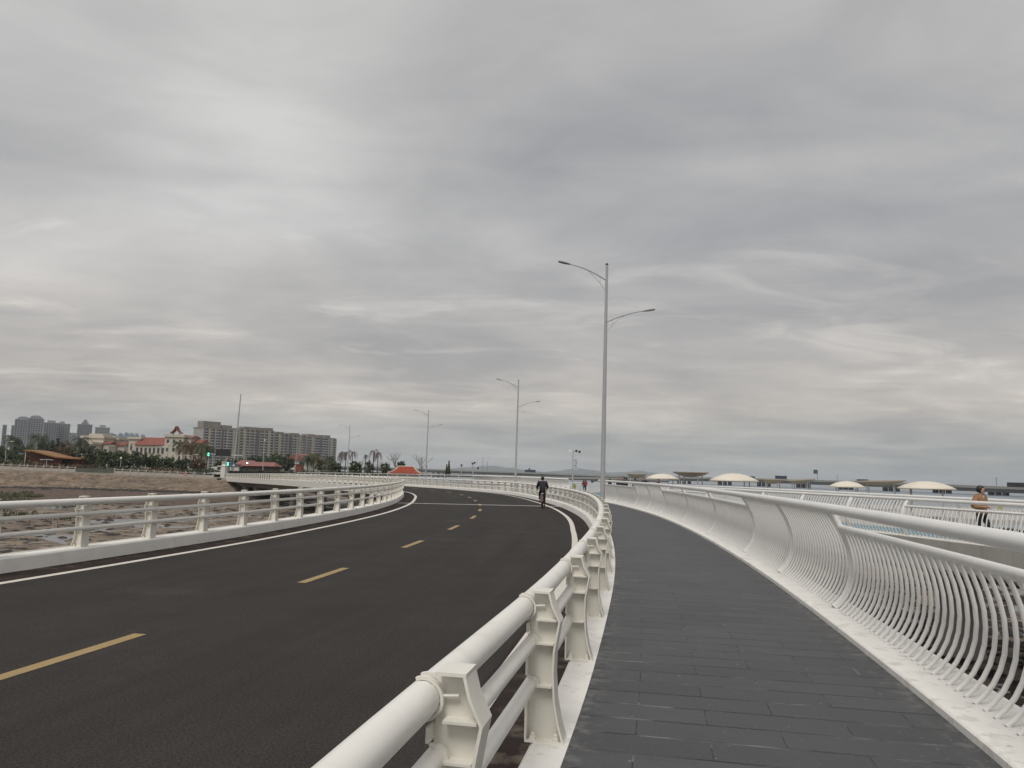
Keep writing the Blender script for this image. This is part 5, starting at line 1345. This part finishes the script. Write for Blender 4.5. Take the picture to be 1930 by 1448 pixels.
# traffic lights, signboard, masts
M_['green'] = mat('lit_green_lens', (.05, .8, .45), .4, .02, emit=(.10, 1.0, .55, 2.6))
def tlight(u, v, Y, label, pole_v):
    root = thing('traffic_light', label, 'traffic light', at(u, v, Y)); h = (pole_v - v) * Y / F
    MB().box((0, 0, .35), (.42, .3, 1.7)).build('housing', M_['black'], root, smooth=False)
    for z in (.0, .42): 
        l_ = MB().lathe([(.17, 0), (.17, .05), (.1, .08)], n=12).build('lens', M_['green'], root, (0, -.16, z - .12)); l_.rotation_euler = (R(90), 0, 0)
    MB().tube([(0, .25, -h), (0, .25, 1.3)], .09, 7).build('pole', M_['steel'], root)
tlight(393.5, 857.5, 178, 'green traffic light left of the black signboard', 884); tlight(430, 875.5, 176, 'lower green traffic light beside the white hoardings', 890)
sb = thing('signboard', 'black rectangular signboard on a gantry arm at the junction', 'signboard', gp(427, 182)); S_ = 182 / F
MB().box((-8.2 * S_, 0, hz(418, 853, 182)), (27 * S_, .25, 13 * S_)).build('panel', M_['black'], sb, smooth=False)
MB().tube([(0, .3, 0), (0, .3, hz(427, 856, 182))], .13, 8).build('pole', M_['steel'], sb)
MB().tube([(-22 * S_, .3, hz(418, 857, 182)), (28 * S_, .3, hz(440, 858.5, 182))], .07, 7).build('arm', M_['steel'], sb)
bs_ = thing('pedestrian_sign', 'blue square sign with a white triangle beside the lower traffic light', 'sign', at(440.5, 876.5, 177)); MB().box((0, 0, 0), (1.1, .06, 1.0)).build('panel', mat('blue_sign', (.05, .10, .25), .5, .05), bs_, smooth=False)
MB().prism([(-.35, -.3), (.35, -.3), (0, .35)], -.05, -.031).build('triangle', M_['fascia'], bs_, smooth=False); MB().tube([(0, .06, -1.6), (0, .06, .5)], .05, 6).build('pole', M_['steel'], bs_)
gs = thing('notice_board', 'pale grey notice board left of the lower traffic light', 'sign', at(423, 874.5, 179)); MB().box((0, 0, 0), (1.3, .08, 1.25)).build('panel', M_['steel'], gs, smooth=False); MB().tube([(0, .1, -1.9), (0, .1, .6)], .06, 6).build('pole', M_['steel'], gs)
def mast(u0, v0, u1, v1, Y, r, label, name='mast', cat='mast', head=None, group=None):
    a, b_ = at(u0, v0, Y), at(u1, v1, Y); root = thing(name, label, cat, b_, 0, group); d = a - b_
    MB().tube([(0, 0, 0), tuple(d * .5), tuple(d)], [r, r * .85, r * .6], 8).build('pole', M_['lamp'] if r < .25 else M_['steel'], root)
    if head == 'lamp':
        MB().tube([tuple(d), tuple(d + V((.5, 0, .25))), tuple(d + V((1.1, 0, .3)))], r * .6, 6).build('arm', M_['steel'], root); MB().box(tuple(d + V((1.4, 0, .28))), (.7, .28, .14)).build('lamp_head', M_['fascia'], root, smooth=False)
    if head == 'top': MB().lathe([(.12, 0), (.24, .1), (.24, .45), (.08, .55)], n=10).build('lamp_head', M_['fascia'], root, tuple(d))
    if head == 'tee':
        MB().tube([tuple(d + V((-1.0, 0, -.1))), tuple(d + V((0, 0, .0))), tuple(d + V((1.0, 0, -.1)))], .05, 6).build('arm', M_['steel'], root)
        for s_ in (-1, 1): MB().box(tuple(d + V((1.15 * s_, 0, -.1))), (.6, .25, .12)).build('lamp_head', M_['fascia'], root, smooth=False)
mast(454, 743, 440, 884, 260, .30, 'tall tapering mast leaning right in front of the apartment block')
for (u0, v0, u1, v1, Y, r, hd, lab) in ((12, 834, 10, 868, 185, .09, 'lamp', 'pale curved street lamp among the trees at far left'),
        (499, 832, 495, 889, 200, .12, 'top', 'white post lamp in front of the low red roofed house'),
        (462, 838, 459, 885, 215, .07, None, 'thin pole left of the white post lamp'), (466.5, 839, 463, 884, 216, .07, None, 'thin pole beside another thin pole'),
        (442, 858, 437, 889, 186, .10, None, 'grey pole right of the black signboard'), (401, 856, 400, 889, 184, .09, 'tee', 'tee shaped lamp left of the black signboard'),
        (348, 858, 346.5, 882, 190, .08, 'tee', 'tee shaped lamp in front of the palms'), (325, 859, 324, 881, 192, .08, 'top', 'white post lamp left of the palms'), (361, 859, 359, 882, 191, .08, 'lamp', 'curved lamp in front of the palms'),
        (563, 822, 560, 888, 230, .07, None, 'thin pole next to the smallest two-armed street lamp'), (571, 832, 569, 888, 232, .06, None, 'second thin pole right of the smallest two-armed street lamp'),
        (318, 840, 313, 879, 196, .10, 'top', 'white post lamp beside the red roofed hall'), (304, 842, 303, 878, 198, .10, 'tee', 'tee shaped white lamp before the red roofed hall'), (309, 845, 309, 878, 199, .08, 'top', 'shorter white post lamp before the red roofed hall'),
        (203, 842, 199, 870, 205, .08, 'lamp', 'white curved lamp before the cream buildings'), (237, 841, 233, 868, 206, .08, 'lamp', 'white curved lamp right of the cream buildings'),
        (88, 866, 88, 880, 172, .07, 'tee', 'white equipment pole on the promenade before the timber pavilion'), (228, 866, 227, 880, 173, .07, 'top', 'short white post with camera on the promenade')):
    mast(u0, v0, u1, v1, Y, r, lab, 'lamp_post', 'lamp post', hd, 'lamp posts and poles on the shore')

# ------------------------------------------------------------------ trees
M_['bark'] = mat('bark', (0.085, 0.065, 0.05), .9, .25, 3.0)
LEAF = {'dark': mat('dark_leaves', (0.030, 0.048, 0.017), .65, .45, 1.3), 'mid': mat('mid_leaves', (0.048, 0.072, 0.022), .65, .45, 1.2), 'olive': mat('olive_leaves', (0.070, 0.075, 0.026), .65, .4, 1.2),
        'brown': mat('russet_leaves', (0.105, 0.068, 0.035), .7, .4, 1.2), 'dry': mat('dry_fronds', (0.095, 0.055, 0.045), .8, .35, 1.5), 'palm': mat('palm_fronds', (0.038, 0.052, 0.022), .6, .4, 1.2)}
def leafy(root, h, w, leaf, seed, trunk=.3, dens=1.0):
    r = random.Random(seed); t = MB(); th = h * trunk
    t.tube([(0, 0, -.3), (.05 * w, 0, th * .6), (.02 * w, .02 * w, th), (0, 0, h * .75)], [.030 * h, .022 * h, .018 * h, .006 * h], 7)
    tips = []
    for k in range(7):
        a = r.uniform(0, 6.28); z0 = r.uniform(th * .7, h * .6); p = V((math.cos(a) * w * .34, math.sin(a) * w * .34, z0 + h * r.uniform(.1, .3)))
        t.tube([(0, 0, z0), tuple(p * .5 + V((0, 0, z0 * .5 + .1))), tuple(p)], [.012 * h, .008 * h, .004 * h], 5); tips.append(p)
    t.build('trunk', M_['bark'], root)
    b = MB(); n = int(72 * dens)
    for k in range(n):
        if k < len(tips): c = tips[k]
        else:
            while True:
                q = V((r.uniform(-1, 1), r.uniform(-1, 1), r.uniform(-1, 1)))
                if .25 < q.length < 1: break
            c = V((q.x * w * .50, q.y * w * .50, th * .8 + (h - th * .8) * (.5 + .52 * q.z)))
        cr_ = w * r.uniform(.07, .15)
        for j in range(24):
            d = V((r.gauss(0, 1), r.gauss(0, 1), r.gauss(0, .8))); d = d.normalized() * cr_ * r.uniform(.3, 1.0); p = c + d
            s_ = r.uniform(.15, .30) * (.6 + h * .06); nrm = (d.normalized() + V((r.gauss(0, .5), r.gauss(0, .5), r.gauss(0, .5) + .4))).normalized()
            u_ = nrm.cross(V((r.gauss(0, 1), r.gauss(0, 1), r.gauss(0, 1)))).normalized(); v_ = nrm.cross(u_)
            i = len(b.v); b.v += [tuple(p - u_ * s_), tuple(p + v_ * s_ * .55), tuple(p + u_ * s_), tuple(p - v_ * s_ * .55)]; b.face((i, i + 1, i + 2, i + 3))
    b.build('crown', leaf, root, smooth=False, fix=False)
def palm(root, h, w, leaf, seed, droop=1.0, nf=34):
    r = random.Random(seed); droop *= r.uniform(.7, 1.25); w *= 1.35; h *= .97; t = MB(); lx, ly = r.uniform(-.06, .06) * h, r.uniform(-.04, .04) * h
    t.tube([(0, 0, -.3), (lx * .3, ly * .3, h * .4), (lx, ly, h)], [.17, .13, .11], 7); t.build('trunk', M_['bark'], root)
    b = MB()
    for k in range(nf):
        a = 6.28 * k / nf + r.uniform(-.35, .35); up = r.uniform(-.1, 1.15) * (1.15 if droop < 1.5 else .55); L_ = w * r.uniform(.42, .56); pts = []
        for j in range(8):
            s_ = j / 7; rr = L_ * (s_ * (1 - .22 * s_)); z = L_ * (up * s_ - (.75 + .45 * droop) * s_ * s_); pts.append(V((lx + rr * math.cos(a), ly + rr * math.sin(a), h + z)))
        side = V((-math.sin(a), math.cos(a), 0))
        for j in range(7):
            p, q = pts[j], pts[j + 1]; wd = .20 * w * (math.sin(math.pi * (j + .8) / 8.2)) * .62
            for m_ in range(2):
                p_ = p.lerp(q, m_ / 2); q_ = p.lerp(q, (m_ + .62) / 2); fw = (q - p).normalized() * wd * .6
                for sd in (-1, 1):
                    i = len(b.v); b.v += [tuple(p_), tuple(q_), tuple(q_ + side * wd * sd + fw + V((0, 0, -wd * (.45 + .3 * droop))))]; b.face((i, i + 1, i + 2))
    b.build('crown', leaf, root, smooth=False, fix=False)
def bare(root, h, w, seed, leafy_bits=0):
    r = random.Random(seed); t = MB(); tw = []
    def br(p, d, L_, rad, lev):
        q = p + d * L_; m_ = p.lerp(q, .5) + V((r.gauss(0, .04), r.gauss(0, .04), 0)) * L_
        t.tube([tuple(p), tuple(m_), tuple(q)], [rad, rad * .85, rad * .66], 5 if lev < 2 else 4, False)
        if lev >= 4: tw.append(q); return
        for k in range(3 if lev < 3 else 2):
            a = r.uniform(0, 6.28); sp = r.uniform(.45, .95); nd = (d + V((math.cos(a) * sp, math.sin(a) * sp, .22))).normalized()
            br(p.lerp(q, r.uniform(.6, 1.0)), nd, L_ * r.uniform(.66, .88), rad * .60, lev + 1)
    br(V((0, 0, -.2)), V((r.gauss(0, .05), r.gauss(0, .05), 1)).normalized(), h * .30, .013 * h, 0)
    t.build('trunk', M_['bark'], root)
    b = MB()
    for p in tw:
        for k in range(3 if leafy_bits else 1):
            if r.random() > (.9 if leafy_bits else .30): continue
            s_ = .09 if not leafy_bits else .16; c = p + V((r.gauss(0, .15), r.gauss(0, .15), r.gauss(0, .15))); u_ = V((r.gauss(0, 1), r.gauss(0, 1), r.gauss(0, 1))).normalized() * s_; v_ = V((r.gauss(0, 1), r.gauss(0, 1), r.gauss(0, 1))).normalized() * s_
            i = len(b.v); b.v += [tuple(c - u_), tuple(c + v_), tuple(c + u_), tuple(c - v_)]; b.face((i, i + 1, i + 2, i + 3))
    if b.v: b.build('crown', LEAF['olive' if leafy_bits else 'brown'], root, smooth=False, fix=False)
def cypress(root, h, w, seed):
    r = random.Random(seed); MB().tube([(0, 0, -.2), (0, 0, h * .9)], [.08, .02], 6).build('trunk', M_['bark'], root); b = MB()
    for k in range(700):
        t_ = r.random() ** .8; z = h * (.08 + .92 * t_); rad = w * .5 * (1 - t_) ** .8 * (.5 + .6 * r.random()); a = r.uniform(0, 6.28); p = V((rad * math.cos(a), rad * math.sin(a), z)); s_ = .13
        i = len(b.v); u_ = V((r.gauss(0, .5), r.gauss(0, .5), 1)).normalized() * s_ * 1.6; v_ = V((-math.sin(a), math.cos(a), 0)) * s_ * .6; b.v += [tuple(p - u_), tuple(p + v_), tuple(p + u_), tuple(p - v_)]; b.face((i, i + 1, i + 2, i + 3))
    b.build('crown', LEAF['dark'], root, smooth=False, fix=False)
def tree(kind, u, vtop, Y, wpx, label, leaf='dark', group=None, vbase=None, **kw):
    p = gp(u, Y)
    if vbase: p.z = at(u, vbase, Y).z
    h = at(u, vtop, Y).z - p.z; w = wpx * Y / F; root = thing({'leafy': 'tree', 'palm': 'palm_tree', 'bare': 'bare_tree', 'cypress': 'cypress_tree'}[kind], label, 'tree', p, 0, group); sd = int(u * 7 + Y)
    if kind == 'leafy': leafy(root, h, w, LEAF[leaf], sd, **kw)
    elif kind == 'palm': palm(root, h, w, LEAF[leaf], sd, **kw)
    elif kind == 'bare': bare(root, h, w, sd, **kw)
    else: cypress(root, h, w, sd)
G = 'trees along the shore'
for a in (('leafy', -14, 838, 205, 40, 'dark bushy tree cut by the left edge of the photo'), ('leafy', 8, 842, 200, 36, 'dark bushy tree behind the curved lamp at far left', 'mid'), ('palm', 22, 826, 214, 34, 'dark palm below the twin domed tower, left of another palm', 'palm'),
          ('leafy', 34, 840, 208, 34, 'dark tree between two palms left of the timber pavilion'), ('leafy', 50, 846, 200, 28, 'small green tree at the raised end of the timber pavilion', 'mid'), ('leafy', 60, 836, 225, 40, 'dark tree behind the raised end of the timber pavilion'),
          ('palm', 67, 824, 216, 38, 'broad palm above the raised end of the timber pavilion', 'palm'), ('leafy', 84, 838, 222, 34, 'dark tree behind the middle of the timber pavilion', 'mid'), ('leafy', 104, 828, 218, 30, 'tall dense tree above the timber pavilion roof'),
          ('leafy', 119, 832, 212, 34, 'thin brownish tree above the low end of the timber pavilion', 'brown'), ('leafy', 133, 836, 224, 30, 'olive tree behind the low end of the timber pavilion', 'olive'), ('palm', 150, 829, 205, 34, 'dark palm left of the cream stepped building', 'palm'),
          ('leafy', 164, 838, 210, 34, 'dark tree in front of the cream stepped building'), ('leafy', 178, 848, 196, 36, 'round dark tree right of the timber pavilion'), ('leafy', 196, 851, 192, 34, 'dark tree below the two cream buildings', 'mid'), ('leafy', 212, 849, 195, 36, 'wide dark tree in front of the smaller cream building'),
          ('leafy', 228, 850, 190, 34, 'dark tree right of the smaller cream building', 'mid'), ('leafy', 244, 848, 194, 34, 'dark tree left of the red roofed hall'), ('leafy', 260, 852, 190, 32, 'dark tree before the cream end wing', 'dark'), ('leafy', 275, 854, 193, 30, 'dark tree before the red roofed hall', 'mid'),
          ('leafy', 291, 856, 196, 24, 'small olive tree before the red roofed hall', 'olive'), ('palm', 336, 836, 200, 28, 'palm at the foot of the cream tower block', 'palm'), ('palm', 350, 838, 196, 30, 'brownish palm left of a russet palm', 'brown'),
          ('palm', 364, 838, 200, 30, 'russet palm in the middle of the palm group', 'brown'), ('palm', 378, 839, 195, 28, 'olive palm left of the black signboard', 'olive'), ('palm', 388, 843, 204, 26, 'dark palm behind the upper traffic light', 'palm'), ('leafy', 344, 862, 188, 28, 'low dark tree under the palms', 'dark'),
          ('leafy', 372, 863, 190, 30, 'low russet tree under the palms', 'brown'), ('leafy', 324, 862, 189, 24, 'low dark tree left of the palms', 'mid'), ('leafy', 306, 864, 188, 24, 'low dark tree before the white lamp posts', 'dark'),
          ('leafy', 416, 866, 196, 22, 'olive tree behind the notice board', 'olive'), ('leafy', 448, 862, 214, 26, 'dark tree behind the blue sign', 'mid'), ('leafy', 477, 858, 222, 26, 'dark tree behind the low red roofed house', 'dark'), ('leafy', 497, 858, 224, 24, 'dark tree right of the white post lamp', 'mid'),
          ('leafy', 521, 855, 212, 34, 'wide dark tree at the right end of the low red roofed house', 'mid'), ('leafy', 541, 857, 216, 28, 'dark tree left of the gabled house', 'dark'), ('palm', 580, 862, 212, 24, 'young palm in front of the gabled house', 'palm'), ('palm', 592, 857, 220, 26, 'slim palm right of the gabled house', 'olive'),
          ('leafy', 605, 864, 214, 22, 'small olive tree right of the gabled house', 'olive'), ('palm', 618, 862, 208, 26, 'green palm left of the dry palms', 'palm'), ('leafy', 632, 870, 204, 22, 'round green tree left of the dry palms', 'mid'),
          ('palm', 641, 850, 206, 18, 'first dry brown palm right of the apartment block', 'dry'), ('palm', 650, 851, 209, 18, 'second dry brown palm behind the fourth street lamp', 'dry'), ('palm', 664, 851, 204, 20, 'dry brown palm right of the fourth street lamp', 'dry'),
          ('palm', 703, 849, 205, 20, 'tall dry palm with brown hanging fronds', 'dry'), ('palm', 711, 851, 210, 16, 'dry palm beside the tallest dry one', 'dry'), ('palm', 687, 856, 208, 10, 'thin dry palm with a small brown tuft', 'dry'),
          ('leafy', 670, 869, 203, 24, 'green tree right of the fourth street lamp', 'mid'), ('leafy', 697, 868, 202, 18, 'small green tree under the tallest dry palm', 'olive'), ('leafy', 727, 872, 200, 20, 'small olive tree left of the orange roof', 'olive'), ('leafy', 757, 868, 190, 17, 'dark round bush showing above the orange roof', 'dark')):
    k, u, v, Y, w_, lab = a[:6]; tree(k, u, v, Y, w_, lab, a[6] if len(a) > 6 else 'dark', G, **({'droop': 1.7, 'nf': 10} if len(a) > 6 and a[6] == 'dry' else {}))
for u, v, Y, w_, lab in ((750, 838, 196, 36, 'large bare tree behind the orange red roof'), (791, 841, 192, 30, 'bare tree between the orange roof and the third street lamp'), (676, 853, 206, 16, 'thin bare tree between dry palms'),
                         (716, 862, 207, 16, 'bare tree left of a small olive tree'), (721, 857, 204, 14, 'slender bare tree left of the orange roof'), (829, 884, 170, 10, 'tiny bare shrub left of the cypress'), (872, 884, 168, 12, 'tiny bare shrub right of the cypress')):
    tree('bare', u, v, Y, w_, lab, 'brown', 'bare trees along the shore', None if u < 800 else 899)
tree('cypress', 846, 869, 172, 8, 'dark pointed cypress with a second tip, above the outer fence', 'dark', None, 898); tree('cypress', 842, 876, 174, 6, 'shorter dark cypress left of the pointed one', 'dark', None, 898)
# clipped hedge and planting behind the promenade
def hedge(u0, u1, Y, v, label, leaf, name='hedge', dep=2.5, seed=1):
    a, c = gp(u0, Y), gp(u1, Y); r = random.Random(seed); b = MB(); h = hz((u0 + u1) / 2, v, Y); n = int((c.x - a.x) * dep * 26)
    for k in range(n):
        x = r.uniform(0, c.x - a.x); y = r.uniform(0, dep); top = h * (.85 + .3 * noise.noise((x * .35, y, seed))); z = top * r.random() ** .45; s_ = r.uniform(.12, .24)
        u_ = V((r.gauss(0, 1), r.gauss(0, 1), r.gauss(0, .6))).normalized() * s_; v_ = V((r.gauss(0, 1), r.gauss(0, 1), r.gauss(0, .6))).normalized() * s_; p = V((x, y, z))
        i = len(b.v); b.v += [tuple(p - u_), tuple(p + v_), tuple(p + u_), tuple(p - v_)]; b.face((i, i + 1, i + 2, i + 3))
    o = b.build(name, LEAF[leaf], loc=a, smooth=False, fix=False); tag(o, label, 'hedge' if name == 'hedge' else 'bush')
hedge(-10, 62, 178, 866, 'brown green hedge behind the balustrade left of the timber pavilion', 'olive', seed=2); hedge(62, 172, 178, 872.5, 'low olive hedge in front of the timber pavilion', 'brown', seed=3)
hedge(120, 160, 171, 882, 'olive hedge above the dark mossy low wall', 'olive', dep=1.5, seed=4); hedge(160, 179, 170, 879, 'round yellow green bush beside the dark mossy low wall', 'olive', 'bush', 1.6, 5)
hedge(180, 262, 176, 878, 'dark hedge under the trees behind the second balustrade', 'dark', seed=6); hedge(262, 340, 175, 880, 'brown olive hedge below the red roofed hall', 'brown', seed=7); hedge(340, 402, 177, 882, 'dark hedge below the palms', 'dark', seed=8); hedge(452, 560, 186, 886, 'dark hedge before the low red roofed house', 'dark', seed=9); hedge(560, 735, 188, 887, 'dark hedge below the dry palms', 'mid', seed=10)

# ------------------------------------------------------------------ the air
hzb = MB().box((0, 4700, 42), (11000, 10600, 102)); HZ = bpy.data.materials.new('air'); HZ.use_nodes = True; nt = HZ.node_tree; nt.nodes.remove(nt.nodes['Principled BSDF'])
pv = nt.nodes.new('ShaderNodeVolumePrincipled'); pv.inputs['Density'].default_value = 0.00012; pv.inputs['Color'].default_value = (.80, .86, .93, 1); nt.links.new(pv.outputs[0], nt.nodes['Material Output'].inputs['Volume'])
o = hzb.build('haze', HZ, smooth=False); o['kind'] = 'stuff'
